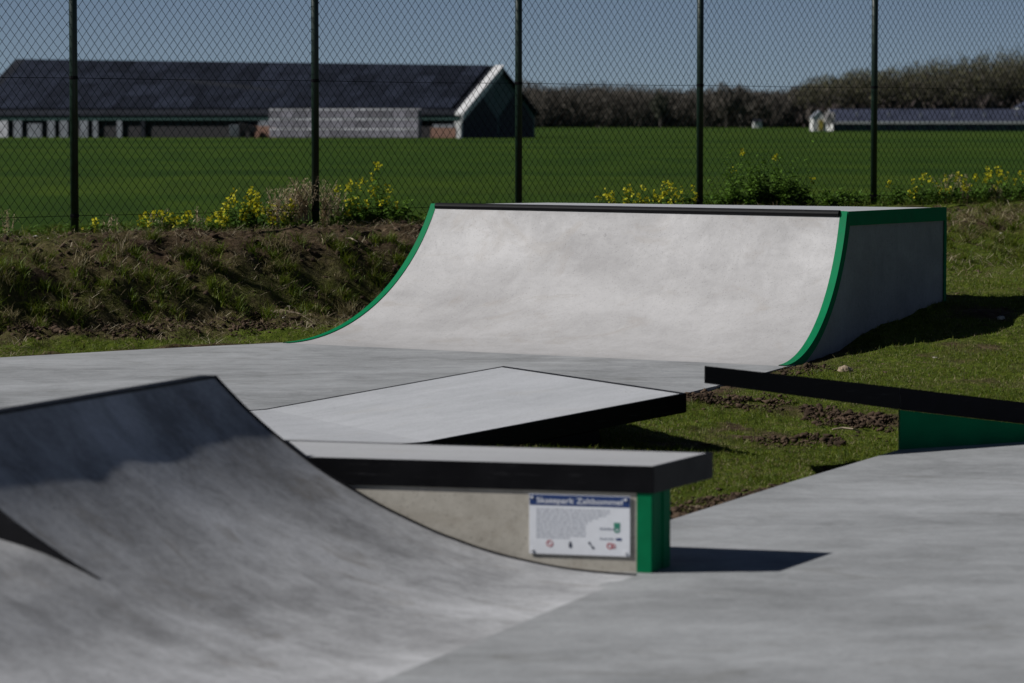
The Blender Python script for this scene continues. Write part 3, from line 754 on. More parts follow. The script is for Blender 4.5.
# footprint of the solids so nothing grows through them
qp_poly = [FLb, FRb, FRt, BRt, BLt, FLt]
kick_poly = [KB, KC, kp(KC, 2.2, 0)[:2], kp(KB, 2.2, 0)[:2]]
def seen(x, y, z, m_=25):
    px = CX + F * x / y; py = HY + (H - z) * F / y; return (px > -m_) & (px < 1024 + m_) & (py > 60) & (py < 683)
def scatter(n, x0, x1, y0, y1, dens, off=.02):
    x = rng.uniform(x0, x1, n); y = rng.uniform(y0, y1, n)
    k = (rng.random(n) < dens(x, y)); x = x[k]; y = y[k]
    k = ~in_poly(x, y, slab_poly) | (fq(x, y) < 0); x = x[k]; y = y[k]
    k = ~in_poly(x, y, qp_poly); x = x[k]; y = y[k]
    z = terrain(x, y); e_ = poly_dist(x, y, slab_poly); z = np.where((e_ < .4) & (y < 27), edge_z(z, e_, y), z)
    k = seen(x, y, z); return np.stack([x[k], y[k], z[k] - .006], 1), e_[k]
greens = [(.105, .150, .008), (.075, .125, .006), (.14, .170, .014), (.15, .165, .022), (.055, .090, .006)]
olive = [(.13, .12, .04), (.20, .165, .075), (.30, .25, .14)]
def cover_at(x, y, e_=None): return cover(x, y)
# short turf of the right and middle ground
P, e_ = scatter(2200000, -4.6, 6.2, 12.8, 33.5, lambda x, y: np.clip(cover(x, y) * .95 + .04, 0, 1) * np.where(y < 21, 1.0, np.where(y < 27, .85, .5)) * (1 - .6 * smooth(1.2, 1.8, fq(x, y)) * smooth(3.0, 2.5, fq(x, y)) * smooth(.6, -1, x)))
n = len(P); patch = fbm(P[:, 0] * 2.2, P[:, 1] * 2.2, 3)
h = rng.gamma(5, .0034, n) * (.55 + patch * .9) * np.where(e_ < .12, .6, 1)
c1 = palette(n, greens); c2 = palette(n, olive); dryp = rng.random(n) < .10 + .35 * smooth(.58, .35, patch)
col = np.where(dryp[:, None], c2, c1) * (.8 + .5 * fbm(P[:, 0] * .8 + 5, P[:, 1] * .8, 3)[:, None])
v, f, c = arr_blades(P, h, rng.uniform(.0026, .0048, n), rng.uniform(.2, 1.1, n), col)
print('turf blades', n)
tag(np_mesh('grass', v, f, M['grass'], colors={'col': c}), 'short mossy green grass growing between the floors and up the bank', 'grass', kind='stuff')
# long tufts hanging over the left and right bank faces
cen = []
for _ in range(520):
    if random.random() < .55: x = random.uniform(-4.6, .6); q = random.choice([random.uniform(1.3, 2.6), random.uniform(1.7, 2.6)])
    else: x = random.uniform(2.6, 6.5); q = random.choice([random.uniform(1.8, 5.2), random.uniform(3, 5.5)])
    # point at distance q before the fence with this x
    t = (x - FP[0] - FN[0] * q) / FU[0]; y = FP[1] + FU[1] * t + FN[1] * q
    if -2.6 < x < .8 and q < 1.6 and random.random() < .85: continue
    cen.append((x, y, random.random()))
PP = []; HH = []; CC = []
for x, y, r_ in cen:
    k = random.randint(40, 110); a = rng.uniform(0, 2 * np.pi, k); rr = np.abs(rng.normal(0, .045, k))
    xs = x + np.cos(a) * rr; ys = y + np.sin(a) * rr; PP.append(np.stack([xs, ys, terrain(xs, ys) - .01], 1)); big = random.uniform(.6, 1.25)
    HH.append(rng.uniform(.05, .15, k) * big)
    CC.append(palette(k, greens[:3] if r_ < .55 else (olive if r_ > .8 else greens + olive[:2]), .3) * random.uniform(.7, 1.15))
P = np.concatenate(PP); h = np.concatenate(HH); col = np.concatenate(CC)
k = ~in_poly(P[:, 0], P[:, 1], qp_poly) & ~in_poly(P[:, 0], P[:, 1], slab_poly); P, h, col = P[k], h[k], col[k]; n = len(P)
v, f, c = arr_blades(P, h, rng.uniform(.004, .008, n), rng.uniform(.4, 1.4, n), col, bend=.8, seg=3)
tag(np_mesh('grass_tufts', v, f, M['grass'], colors={'col': c}), 'longer green and straw coloured grass hanging over the earth bank', 'grass', kind='stuff')
# straw litter on the bank
P, _ = scatter(150000, -4.6, 6.2, 22, 34, lambda x, y: smooth(6.3, 5, fq(x, y)) * smooth(-.5, .5, fq(x, y)) * .25 * (fbm(x * 2, y * 2, 3) > .45))
n = len(P)
v, f, c = arr_blades(P + [0, 0, .012], rng.uniform(.04, .13, n), rng.uniform(.003, .006, n), rng.uniform(1.0, 2.2, n), palette(n, [(.30, .25, .16), (.20, .15, .09), (.38, .33, .23), (.13, .09, .05)], .3), bend=.2)
v[:, 2] = np.minimum(v[:, 2], np.repeat(P[:, 2], 5) + .07)
tag(np_mesh('straw_litter', v, f, M['dry'], colors={'col': c}), 'dead straw lying over the earth bank', 'straw', kind='stuff')
# earth clods: one crumbly mass
def clod_mesh(P, S, name, mat, label, cat, seed=3):
    ico = bmesh.new(); bmesh.ops.create_icosphere(ico, subdivisions=1, radius=1); bv = np.array([q.co[:] for q in ico.verts]); bf = np.array([[q.index for q in f_.verts] for f_ in ico.faces]); ico.free()
    n = len(P); V = bv[None] * (1 + rng.uniform(-.62, .62, (n, len(bv), 1))) * S[:, None, None] * np.stack([rng.uniform(.7, 1.4, n), rng.uniform(.7, 1.4, n), rng.uniform(.45, .9, n)], 1)[:, None]
    V = V + P[:, None]
    Fc = bf[None] + (np.arange(n) * len(bv))[:, None, None]
    return tag(np_mesh(name, V.reshape(-1, 3), Fc.reshape(-1, 3), mat), label, cat, kind='stuff')
def cd(x, y):
    q = fq(x, y); e_ = poly_dist(x, y, slab_poly)
    nearedge = smooth(.42, .05, e_) * (y < 21)
    left = smooth(2.1, 2.4, q) * smooth(3.5, 3.0, q) * smooth(.5, -.5, x) * .6
    bank = smooth(4.8, 2, q) * smooth(-.2, .2, q) * .35
    c = 1 - cover(x, y)
    return np.clip((nearedge * .7 + left + bank + .12) * (.15 + c), 0, 1) * np.where(fbm(x * 3.3, y * 3.3, 3) > .47, 1, .12)
P, _ = scatter(60000, -4.6, 6.2, 12.8, 34, cd); n = len(P)
clod_mesh(P + [0, 0, .004], np.minimum(np.clip(rng.gamma(2.0, .0075, n), .004, .032), np.where(P[:, 0] > .6, .019, .032)), 'earth_clods', M['clod'], 'crumbly dark earth clods along the floor edges and on the bank', 'earth')
P, _ = scatter(2600, -4.6, 6.2, 12.8, 34, lambda x, y: cd(x, y) * .5); n = len(P)
clod_mesh(P + [0, 0, .006], np.clip(rng.gamma(2, .0045, n), .004, .018), 'gravel', M['stone2'], 'small pale stones scattered in the loose earth', 'gravel')

# ridges of turned earth beside the floor and across the grass
def ridge(pts, n, wid, smax):
    pts = [Vector(p) for p in pts]; P = []
    for _ in range(n):
        k = random.randrange(len(pts) - 1); t = random.random(); p = pts[k].lerp(pts[k + 1], t); d = (pts[k + 1] - pts[k]).normalized(); o = Vector((d.y, -d.x))
        q = p + o * random.gauss(0, wid)
        if fbm(np.array(q.x * 5.0), np.array(q.y * 5.0), 3) < .44: continue
        P.append((q.x, q.y))
    P = np.array(P); k = ~in_poly(P[:, 0], P[:, 1], slab_poly); P = P[k]; e_ = poly_dist(P[:, 0], P[:, 1], slab_poly); k = e_ > .02; P = P[k]; e_ = e_[k]
    z = terrain(P[:, 0], P[:, 1]); z = np.where(e_ < .4, edge_z(z, e_, P[:, 1]), z) + rng.uniform(-.004, .014, len(P))
    return np.stack([P[:, 0], P[:, 1], z], 1), np.clip(rng.gamma(1.3, smax / 6.5, len(P)), .003, smax)
ea, eb = G(905, 449), G(672, 521); ex = unit((eb[0] - ea[0], eb[1] - ea[1])); eo = (ex[1], -ex[0])
if eo[1] < 0: eo = (-eo[0], -eo[1])
sets = [ridge([(ea[0] + eo[0] * .17, ea[1] + eo[1] * .17), (eb[0] + eo[0] * .17, eb[1] + eo[1] * .17)], 3600, .09, .030),
        ridge([G(688, 412, -.1), G(740, 414, -.12), G(800, 424, -.15), G(850, 432, -.15), G(900, 428, -.15)], 2600, .12, .030),
        ridge([G(700, 396, -.03), G(745, 380, 0), G(795, 372, 0), G(815, 362, .03)], 900, .08, .020),
        ridge([G(760, 447, -.13), G(800, 440, -.13), G(845, 440, -.13)], 500, .12, .03),
        ridge([G(0, 345, 0), G(100, 338, 0), G(200, 333, 0.02), G(300, 324, .05)], 3000, .16, .026)]
P = np.concatenate([a_ for a_, b_ in sets]); S_ = np.concatenate([b_ for a_, b_ in sets])
clod_mesh(P + [0, 0, .006], S_, 'turned_earth', M['clod'], 'ridges of dark turned earth beside the floor edges and across the grass', 'earth')

# single stones and sticks one can point at
def rock(name, px, py, z, size, mat, label, seed, rz=0):
    r = random.Random(seed); x, y = G(px, py, z); bm = bmesh.new(); bmesh.ops.create_icosphere(bm, subdivisions=3, radius=1)
    for q in bm.verts:
        d = q.co.normalized(); k = 1 + .16 * math.sin(d.x * 3 + seed) * math.cos(d.y * 4 + seed) + .1 * math.sin(d.z * 7 + d.x * 5 + seed) + r.uniform(-.03, .03)
        q.co = Vector((d.x * size[0], d.y * size[1], max(d.z, -.5) * size[2])) * k
    me = bpy.data.meshes.new(name); bm.to_mesh(me); bm.free()
    o = link(name, me, mat, smooth=False); o.location = (x, y, float(terrain(np.array([x]), np.array([y]))[0]) + size[2] * .25); o.rotation_euler = (0, .1, rz)
    return tag(o, label, 'stone')
rock('stone', 284, 306, .16, (.13, .05, .038), M['stone'], 'long flat tan stone lying on the earth bank left of the large quarter pipe', 2, .2)

rock('stone', 192, 341, .0, (.035, .03, .02), M['stone'], 'small tan stone in the grass strip at the far edge of the floor', 8)
rock('stone', 307, 327, .05, (.03, .03, .018), M['stone2'], 'small grey stone at the foot of the bank beside the green curved edge', 12)

rock('stone', 846, 366, .02, (.045, .035, .03), M['stone'], 'brown clod sticking out of the grass right of the large quarter pipe', 21)
rock('stone', 817, 464, -.02, (.022, .02, .018), M['stone2'], 'round pale stone in the earth beside the edge of the right floor', 25)
rock('stone', 697, 502, -.03, (.035, .03, .02), M['stone'], 'brown stone in loose earth just behind the ledge', 31)
rock('stone', 1002, 322, .18, (.03, .025, .02), M['stone2'], 'small pale stone at the tip of the large ramp shadow', 35)
def stick(px, py, z, L_, rz, tilt, label):
    x, y = G(px, py, z); m = MB(); zz = float(terrain(np.array([x]), np.array([y]))[0])
    m.tube([(-L_ / 2, 0, .02), (-L_ * .15, .012, .03), (L_ * .2, -.006, .028), (L_ / 2, .01, .015)], [.005, .007, .006, .003], 6)
    o = m.build('stick', M['stick']); o.location = (x, y, zz + .03); o.rotation_euler = (0, tilt, rz); return tag(o, label, 'stick')
stick(356, 228, .64, .28, -.35, .12, 'bleached straight stick on the bare earth right of the second fence post')
stick(351, 243, .6, .12, -.6, .2, 'short pale stick lying lower on the bare earth near the second fence post')
stick(848, 418, -.03, .16, .0, .05, 'pale twig on the grass under the black lip of the landing bank')

# ---- individual weeds at the fence foot
def leaf_quads(m_v, m_f, m_c, p, d, L_, w, col, droop=.3):
    d = Vector(d).normalized(); s = d.cross(Vector((0, 0, 1)));
    s = (s if s.length > .05 else Vector((1, 0, 0))).normalized(); b0 = len(m_v); s = (s + Vector((0, 0, random.uniform(-.5, .5)))).normalized()
    mid = p + d * L_ * .5 + Vector((0, 0, .0)); tip = p + d * L_ - Vector((0, 0, droop * L_))
    m_v += [p, mid - s * w / 2, tip, mid + s * w / 2]; m_f.append((b0, b0 + 1, b0 + 2, b0 + 3)); m_c += [col] * 4
def mk(name, v, f, c, mat, parent=None):
    return np_mesh(name, [tuple(q) for q in v], f, mat, parent, colors={'col': c})
def stem_quads(v, f, c, p, q, w, col):
    d = (q - p); s = Vector((d.y, -d.x, 0)); s = (s if s.length > 1e-4 else Vector((1, 0, 0))).normalized(); s2 = d.cross(s).normalized()
    for ss in (s, s2):
        b0 = len(v); v += [p - ss * w / 2, p + ss * w / 2, q + ss * w / 3, q - ss * w / 3]; f.append((b0, b0 + 1, b0 + 2, b0 + 3)); c += [col] * 4
def rape_plant(name, base, hgt, spread, n_st, leaves, fl, label, cat='flowering plant', group=None, petal=(.56, .52, .02), seed=0, root_label=True):
    random.seed(seed); e = empty(name, base, label, cat, group)
    v, f, c = [], [], []; fv, ff, fc = [], [], []
    for s_ in range(n_st):
        a = random.uniform(0, 6.28); top = Vector((math.cos(a) * spread * random.uniform(.2, 1.3), math.sin(a) * spread * random.uniform(.2, 1.3), hgt * random.uniform(.35, 1.12)))
        p = Vector((random.uniform(-.03, .03), random.uniform(-.03, .03), -.03)); prev = p
        g = random.choice([(.05, .10, .02), (.07, .12, .03), (.04, .08, .02)])
        for k in range(1, 6):
            q = p.lerp(top, k / 5) + Vector((random.uniform(-.01, .01), random.uniform(-.01, .01), 0)); stem_quads(v, f, c, prev, q, .008 - .001 * k, g)
            for _ in range(leaves if k < 5 else max(1, leaves // 3)):
                aa = random.uniform(0, 6.28); LL_ = random.uniform(.04, .11) * (1.25 - k * .14)
                gg = random.uniform(.65, 1.35); leaf_quads(v, f, c, prev.lerp(q, random.random()), (math.cos(aa), math.sin(aa), random.uniform(-.2, .9)), LL_, LL_ * random.uniform(.4, .7), (.10 * gg, .185 * gg, .025 * gg))
            prev = q
        if random.random() < fl:
            nf = random.randint(7, 16)
            for _ in range(nf):
                cc = top + Vector((random.gauss(0, .016), random.gauss(0, .016), random.uniform(-.05, .025))); gg = random.uniform(.75, 1.2)
                nn = Vector((random.gauss(0, 1), random.gauss(-.6, 1), random.gauss(.6, .8))).normalized(); s1 = nn.orthogonal().normalized(); s2 = nn.cross(s1); r = random.uniform(.008, .014)
                for k in range(4):
                    w0 = s1 * math.cos(k * math.pi / 2) + s2 * math.sin(k * math.pi / 2); w1 = s1 * math.cos(k * math.pi / 2 + .9) + s2 * math.sin(k * math.pi / 2 + .9)
                    w2 = s1 * math.cos(k * math.pi / 2 - .9 + 0) + s2 * math.sin(k * math.pi / 2 - .9)
                    b0 = len(fv); fv += [cc, cc + w2 * r * .7, cc + w0 * r * 1.3, cc + w1 * r * .7]; ff.append((b0, b0 + 1, b0 + 2, b0 + 3)); fc += [(petal[0] * gg, petal[1] * gg, petal[2])] * 4
    mk('foliage', v, f, c, M['leaf'], e)
    if ff: mk('blossom', fv, ff, fc, M['petal'], e)
    return e
def foot(px, q=-.12):
    """point on the line q metres before(+)/behind(-) the fence seen at column px"""
    r = (px - CX) / F; ax = FP[0] + FN[0] * q; ay = FP[1] + FN[1] * q; t = (r * ay - ax) / (FU[0] - r * FU[1])
    x, y = ax + FU[0] * t, ay + FU[1] * t; return (x, y, float(terrain(np.array([x]), np.array([y]))[0]))
yl = 'yellow flowering weeds along the fence'
# (column, offset, height, spread, stems, leaves, flower share)
plants = [
 (90, -.1, .10, .05, 3, 3, .8, 'tiny yellow flowering weed just right of the first fence post'),
 (150, -.15, .13, .07, 6, 2, .9, 'leftmost of the yellow flower clumps between the first and second posts'),
 (164, -.1, .12, .06, 6, 2, .9, 'low yellow clump, second from left between the first and second posts'),
 (184, -.12, .14, .06, 5, 2, .8, 'low yellow clump, third from left between the first and second posts'),
 (212, -.1, .15, .07, 7, 2, .95, 'yellow clump left of the bright middle mass between the first posts'),
 (226, -.15, .20, .08, 9, 2, .95, 'dense yellow clump in the middle between the first and second posts'),
 (240, -.12, .27, .08, 11, 2, 1, 'tallest dense yellow clump between the first and second posts'),
 (254, -.1, .22, .08, 10, 2, 1, 'bright yellow clump right of the tallest one between the first posts'),
 (266, -.16, .19, .07, 8, 2, .9, 'yellow clump touching the dry stalks left of the second post'),
 (290, -.1, .19, .07, 8, 2, .95, 'yellow clump growing among the dry stalks left of the second post'),
 (338, -.15, .34, .12, 5, 5, .7, 'leafy weed with one high yellow head right of the second post'),
 (352, -.1, .28, .12, 7, 8, .3, 'bushy green weed right of the second post'),
 (366, -.15, .40, .11, 7, 6, .8, 'tall leafy weed with yellow heads halfway between second post and ramp'),
 (381, -.1, .50, .09, 6, 6, .9, 'tallest yellow topped weed left of the ramp'),
 (397, -.15, .24, .11, 8, 9, .1, 'dark green bushy weed behind the top left corner of the ramp'),
 (604, -.1, .16, .05, 3, 2, 1, 'small yellow flowers just above the ramp deck, leftmost ones'),
 (612, -.15, .24, .05, 4, 2, 1, 'yellow flower heads standing over the middle of the ramp deck'),
 (626, -.1, .21, .06, 4, 2, 1, 'single yellow weed, third from left above the ramp deck'),
 (640, -.15, .23, .05, 5, 2, 1, 'bright yellow weed left of the fourth post above the deck'),
 (656, -.1, .17, .07, 6, 2, .9, 'low wide yellow weed near the fourth post'),
 (670, -.15, .22, .07, 8, 2, .9, 'yellow weed second to the left of the fourth post'),
 (686, -.1, .19, .07, 7, 2, .9, 'yellow weed touching the left side of the fourth post'),
 (722, -.15, .26, .12, 8, 9, .0, 'low green bush right of the fourth post'),
 (735, -.1, .60, .14, 9, 9, .25, 'tallest green bush with two yellow heads right of the fourth post'),
 (752, -.18, .44, .14, 12, 11, .0, 'dark dense green bush between the fourth and fifth posts'),
 (770, -.1, .40, .14, 12, 11, .0, 'broad green bush in the middle between the fourth and fifth posts'),
 (788, -.15, .42, .12, 10, 10, .05, 'green bush right of the broad one between the fourth and fifth posts'),
 (802, -.1, .52, .10, 7, 7, .1, 'upright thin green weed left of the fifth post'),
 (828, -.12, .20, .11, 8, 8, .1, 'low green weed left of the fifth post behind the ramp corner'),
 (850, -.1, .18, .11, 8, 8, .0, 'low leafy weed touching the fifth post'),
 (896, -.12, .22, .11, 8, 8, .1, 'low green weed right of the fifth post'),
 (922, -.1, .24, .10, 8, 3, .8, 'yellow weed, leftmost right of the fifth post'),
 (936, -.15, .23, .08, 8, 3, .9, 'yellow weed, second from left right of the fifth post'),
 (952, -.1, .23, .09, 8, 3, .9, 'yellow weed, third from left right of the fifth post'),
 (968, -.12, .22, .10, 7, 4, .7, 'yellow weed, fourth from left right of the fifth post'),
 (988, -.1, .30, .08, 8, 3, .9, 'bright yellow weed beside pale stalks near the right picture edge'),
 (1004, -.15, .32, .09, 9, 3, .95, 'tall bright yellow weed near the right picture edge'),
 (1018, -.1, .27, .09, 8, 3, .9, 'rightmost yellow weed along the fence'),
]
for i, (px, q, hh, sp_, ns, lv, fl, lb) in enumerate(plants):
    rape_plant('flowering_weed' if fl > .2 else 'leafy_weed', foot(px, q), hh * ((1.22 if hh < .35 else 1.1) if not 715 < px < 810 else 1.32), sp_ * 1.35, int(ns * (1.4 if px < 700 else (1.15 if px < 810 else .9))), lv, fl, lb, 'weed', yl if fl > .2 else 'leafy weeds along the fence', seed=100 + i)
random.seed(42)
# dry stalk clumps
def dry_clump(px, q, hh, ns, label, seed):
    random.seed(seed); v, f, c = [], [], []
    for s_ in range(int(ns * 1.8)):
        a = random.uniform(0, 6.28); L_ = hh * random.uniform(.55, 1); ln = random.uniform(.05, .4)
        p = Vector((random.gauss(0, .03), random.gauss(0, .03), -.02)); g = random.uniform(.6, 1.2); col = (.52 * g, .42 * g, .28 * g); prev = p
        for k in range(1, 6):
            f_ = k / 5; q_ = p + Vector((math.cos(a) * ln * L_ * f_ ** 1.8, math.sin(a) * ln * L_ * f_ ** 1.8, L_ * f_)); stem_quads(v, f, c, prev, q_, .0095 - .001 * k, col); prev = q_
        for _ in range(5):
            aa = random.uniform(0, 6.28); leaf_quads(v, f, c, prev - Vector((0, 0, random.uniform(0, .1))), (math.cos(aa), math.sin(aa), random.uniform(-.4, .8)), random.uniform(.02, .06), .009, (.40 * g, .33 * g, .22 * g), .5)
    b_ = foot(px, q); o = mk('dry_stalks', v, f, c, M['dry']); o.location = b_
    return tag(o, label, 'dead plant', 'dead stalks along the fence')
dry_clump(276, -.1, .42, 16, 'thin leaning dead stalks over the yellow flowers', 1)
dry_clump(290, -.14, .40, 26, 'dense tan dead stalks left of the second fence post', 2)
dry_clump(303, -.1, .48, 34, 'tallest tan dead stalks touching the left side of the second post', 3)
dry_clump(325, -.1, .46, 20, 'dead stalks bending right of the second fence post', 4)
dry_clump(336, -.15, .36, 12, 'short dead stalks between the second post and the tall yellow weed', 5)
dry_clump(196, -.1, .24, 6, 'few pale stalks between the first and second posts', 6)
dry_clump(160, -.1, .22, 4, 'two thin pale stalks over the leftmost yellow clumps', 7)
dry_clump(112, -.1, .20, 5, 'small pale stalks right of the first post', 8)
dry_clump(8, -.1, .26, 5, 'thin pale stalks at the left picture edge', 9)
dry_clump(965, -.1, .42, 5, 'long thin stalks left of the rightmost yellow weeds', 10)
dry_clump(946, -.12, .38, 4, 'long thin stalks over the third yellow weed right of the fifth post', 11)
dry_clump(995, -.05, .26, 14, 'pale bent stalks beside the bright yellow weed at right', 12)
# low mixed weeds filling the fence foot
PP = []; CCl = []
v, f, c = [], [], []
random.seed(5)
for _ in range(4200):
    px = random.uniform(-20, 1050)
    dens = .25 if px < 320 else (1.0 if px < 430 else .9)
    if random.random() > dens: continue
    b_ = Vector(foot(px, random.uniform(-.75, .12 if px < 320 else -.0))); g = random.uniform(.6, 1.4)
    for k in range(random.randint(3, 6)):
        aa = random.uniform(0, 6.28); L_ = random.uniform(.03, .085)
        leaf_quads(v, f, c, b_ + Vector((0, 0, random.uniform(-.01, .06 if px < 690 else .13))), (math.cos(aa), math.sin(aa), random.uniform(.1, 1.3)), L_, L_ * .45, (.065 * g, .125 * g, .015 * g), .2)
tag(mk('verge_weeds', v, f, c, M['leaf']), 'low leafy green weeds filling the foot of the fence', 'weeds', kind='stuff')
P, _ = scatter(90000, -5, 7, 24, 40, lambda x, y: smooth(.35, .0, fq(x, y)) * smooth(-2.2, -.8, fq(x, y)) * .9); n = len(P)
v, f, c = arr_blades(P, rng.uniform(.04, .13, n), rng.uniform(.004, .008, n), rng.uniform(.2, .9, n), palette(n, greens + [(.15, .14, .05)], .3), seg=2)
tag(np_mesh('verge_grass', v, f, M['grass'], colors={'col': c}), 'green verge grass behind the fence mesh', 'grass', kind='stuff')

# ---------------------------------------------------------------- BARN
BA = R(20); BX = Vector((-math.cos(BA), math.sin(BA), 0)); BY = Vector((math.sin(BA), math.cos(BA), 0))
B0 = Vector(((459.5 - CX) / F * 418, 418, FIELD)); BWID = 28.0
def LB(px): r = (px - CX) / F; return (r * B0.y - B0.x) / (BX.x - r * BX.y)
def bp3(l, d, z): return B0 + BX * l + BY * d + Vector((0, 0, z - FIELD))
LBn = LB(-30); print('barn length', LBn)
ZE, ZR0, ZR1 = 2.9, 8.8, 10.1; ZW = 2.0
bn = empty('barn', B0, 'long dark barn with solar panel roof and white edged gable across the field', 'barn')
m = MB(B0)
v = [bp3(0, 0, FIELD), bp3(LBn, 0, FIELD), bp3(LBn, 0, ZW), bp3(0, 0, ZW), bp3(0, BWID, FIELD), bp3(LBn, BWID, FIELD), bp3(LBn, BWID, ZE), bp3(0, BWID, ZE)]
m.add(v, [(0, 1, 2, 3), (5, 4, 7, 6)]); m.add([bp3(LBn, 0, FIELD), bp3(LBn, BWID, FIELD), bp3(LBn, BWID, ZE), bp3(LBn, BWID / 2, ZR1), bp3(LBn, 0, ZE)], [(0, 1, 2, 3, 4)])
m.build('wall', M['barn_dark'], bn)
def bbox(mm, l0, l1, d0, d1, z0, z1):
    vs = [bp3(l, d, z) for z in (z0, z1) for d in (d0, d1) for l in (l0, l1)]
    mm.add(vs, [(0, 2, 3, 1), (4, 5, 7, 6), (0, 1, 5, 4), (2, 6, 7, 3), (0, 4, 6, 2), (1, 3, 7, 5)])
m = MB(B0); bbox(m, -.1, LBn, -.45, .0, ZW - .15, ZE - .35); m.build('eaves_cladding', M['barn_green'], bn)
# roof with thickness
OV = .6
def roof_plane(d0, d1, l0, l1, zf, th=.25):
    m = MB(B0); vs = [bp3(l0, d0, zf(l0, d0)), bp3(l1, d0, zf(l1, d0)), bp3(l1, d1, zf(l1, d1)), bp3(l0, d1, zf(l0, d1))]
    vb = [q - Vector((0, 0, th)) for q in vs]
    m.add(vs + vb, [(0, 1, 2, 3), (7, 6, 5, 4), (0, 4, 5, 1), (1, 5, 6, 2), (2, 6, 7, 3), (3, 7, 4, 0)]); return m
def zridge(l): return ZR0 + (ZR1 - ZR0) * l / LBn
def zroof(l, d):
    k = 1 - abs(d - BWID / 2) / (BWID / 2); return ZE + (zridge(l) - ZE) * k
rf = roof_plane(-OV, BWID / 2, -.5, LBn + .5, zroof).build('roof', M['roof'], bn)
roof_plane(BWID / 2, BWID + OV, -.5, LBn + .5, zroof).build('roof', M['roof'], bn)
first = None; nc, nr = 24, 4
for i in range(nc):
    for j in range(nr):
        l0 = 1.2 + (LBn - 2.4) / nc * i; l1 = l0 + (LBn - 2.4) / nc - .12; d0 = .5 + 13 / nr * j; d1 = d0 + 13 / nr - .14
        m = MB(B0); up = .32
        m.add([bp3(l, d, zroof(l, d) + up) for l, d in ((l0, d0), (l1, d0), (l1, d1), (l0, d1))] + [bp3(l, d, zroof(l, d) + .2) for l, d in ((l0, d0), (l1, d0), (l1, d1), (l0, d1))], [(0, 1, 2, 3), (0, 4, 5, 1), (1, 5, 6, 2), (2, 6, 7, 3), (3, 7, 4, 0)])
        m.build('solar_panel', M['panel'], rf)
# gable: green above, two dark doorways with tops following the roof
m = MB(B0)
def gp(d, z, o=0.0): return bp3(-o, d, z)
m.add([gp(0, FIELD), gp(BWID, FIELD), gp(BWID, ZE), gp(BWID / 2, ZR0), gp(0, ZE)], [(0, 1, 2, 3, 4)]); m.build('gable_wall', M['barn_green'], bn)
for d0, dp, d1, zp in ((.8, 6.5, 13.6, 5.6), (14.4, 20.5, 27.2, 5.4)):
    m = MB(B0); m.add([gp(d0, FIELD, .06), gp(d1, FIELD, .06), gp(d1, 1.9, .06), gp(dp, zp, .06), gp(d0, 2.2, .06)], [(0, 1, 2, 3, 4)])
    m.build('doorway', M['barn_dark'], bn)
m = MB(B0)
for (d0, z0, d1, z1) in ((-OV, zroof(0, 0) - .35, BWID / 2, ZR0 + .02),):
    a = gp(d0, z0, .62); c = gp(d1, z1, .62); dn = Vector((0, 0, -.95)); th = BX * .1
    m.add([a, c, c + dn, a + dn, a + th, c + th, c + dn + th, a + dn + th], [(0, 1, 2, 3), (7, 6, 5, 4), (0, 4, 5, 1), (1, 5, 6, 2), (2, 6, 7, 3), (3, 7, 4, 0)])
m.build('barge_board', M['barge'], bn)
m = MB(B0)
vs = [bp3(l, d, zroof(0, d) + .09) for l, d in ((-.75, -OV - .05), (.35, -OV - .05), (.35, BWID / 2), (-.75, BWID / 2))]
m.add(vs + [q - Vector((0, 0, .3)) for q in vs], [(0, 1, 2, 3), (7, 6, 5, 4), (0, 4, 5, 1), (1, 5, 6, 2), (2, 6, 7, 3), (3, 7, 4, 0)]); m.build('verge_capping', M['barge'], bn)
m = MB(B0); bbox(m, -.3, .5, -.35, .3, FIELD, ZE - .6); m.build('corner_pillar', M['barge'], bn)
# front features: (px0, px1, material, z0, z1)
for p0_, p1_, mt, z0, z1, nm in ((-14, 10, 'crate_lid', FIELD, ZW, 'door'), (16, 24, 'barn_pale', FIELD, ZW, 'pillar'), (30, 44, 'barn_pale', FIELD, 1.4, 'door'), (50, 57, 'barn_pale', FIELD, ZW + .3, 'pillar'),
                                (62, 70, 'barn_pale', FIELD, ZW, 'pillar'), (82, 90, 'barn_pale', FIELD, ZW, 'pillar'), (95, 100, 'barn_pale', FIELD, ZW, 'pillar'), (119, 124, 'barn_pale', FIELD, ZW, 'pillar'),
                                (143, 147, 'roof', FIELD, ZW, 'pillar'), (256, 278, 'brick', FIELD, 1.1, 'brick_wall'), (432, 457, 'brick', FIELD, .9, 'brick_wall'), (260, 276, 'barn_pale', 1.1, ZW - .1, 'window'), (434, 456, 'barn_pale', .9, 1.3, 'window')):
    m = MB(B0); bbox(m, LB(p1_), LB(p0_), -.4, -.13, z0, z1); m.build(nm, M[mt], bn)
# farm trailer by the barn door
x_, y_ = (247 - CX) / F * 426, 426
tr = empty('farm_trailer', (x_, y_, FIELD), 'small dark farm trailer with a pale drawbar end beside the barn door', 'trailer')
m = MB(); m.prism([(-.9, -.7), (1.3, -.7), (1.3, .7), (-.9, .7)], .7, [1.9, 1.4, 1.4, 1.9]); m.build('body', M['barn_dark'], tr, bevel=.05)
for sx in (-.4, .8):
    m = MB(); m.tube([(sx, -.85, .42), (sx, -.6, .42)], .42, 16); m.build('wheel', M['black_rough'], tr)
m = MB(); m.box((-1.5, 0, .9), (.6, 0, 0), (0, .5, 0), (0, 0, .75)); m.build('front_board', M['barn_pale'], tr, bevel=.04)

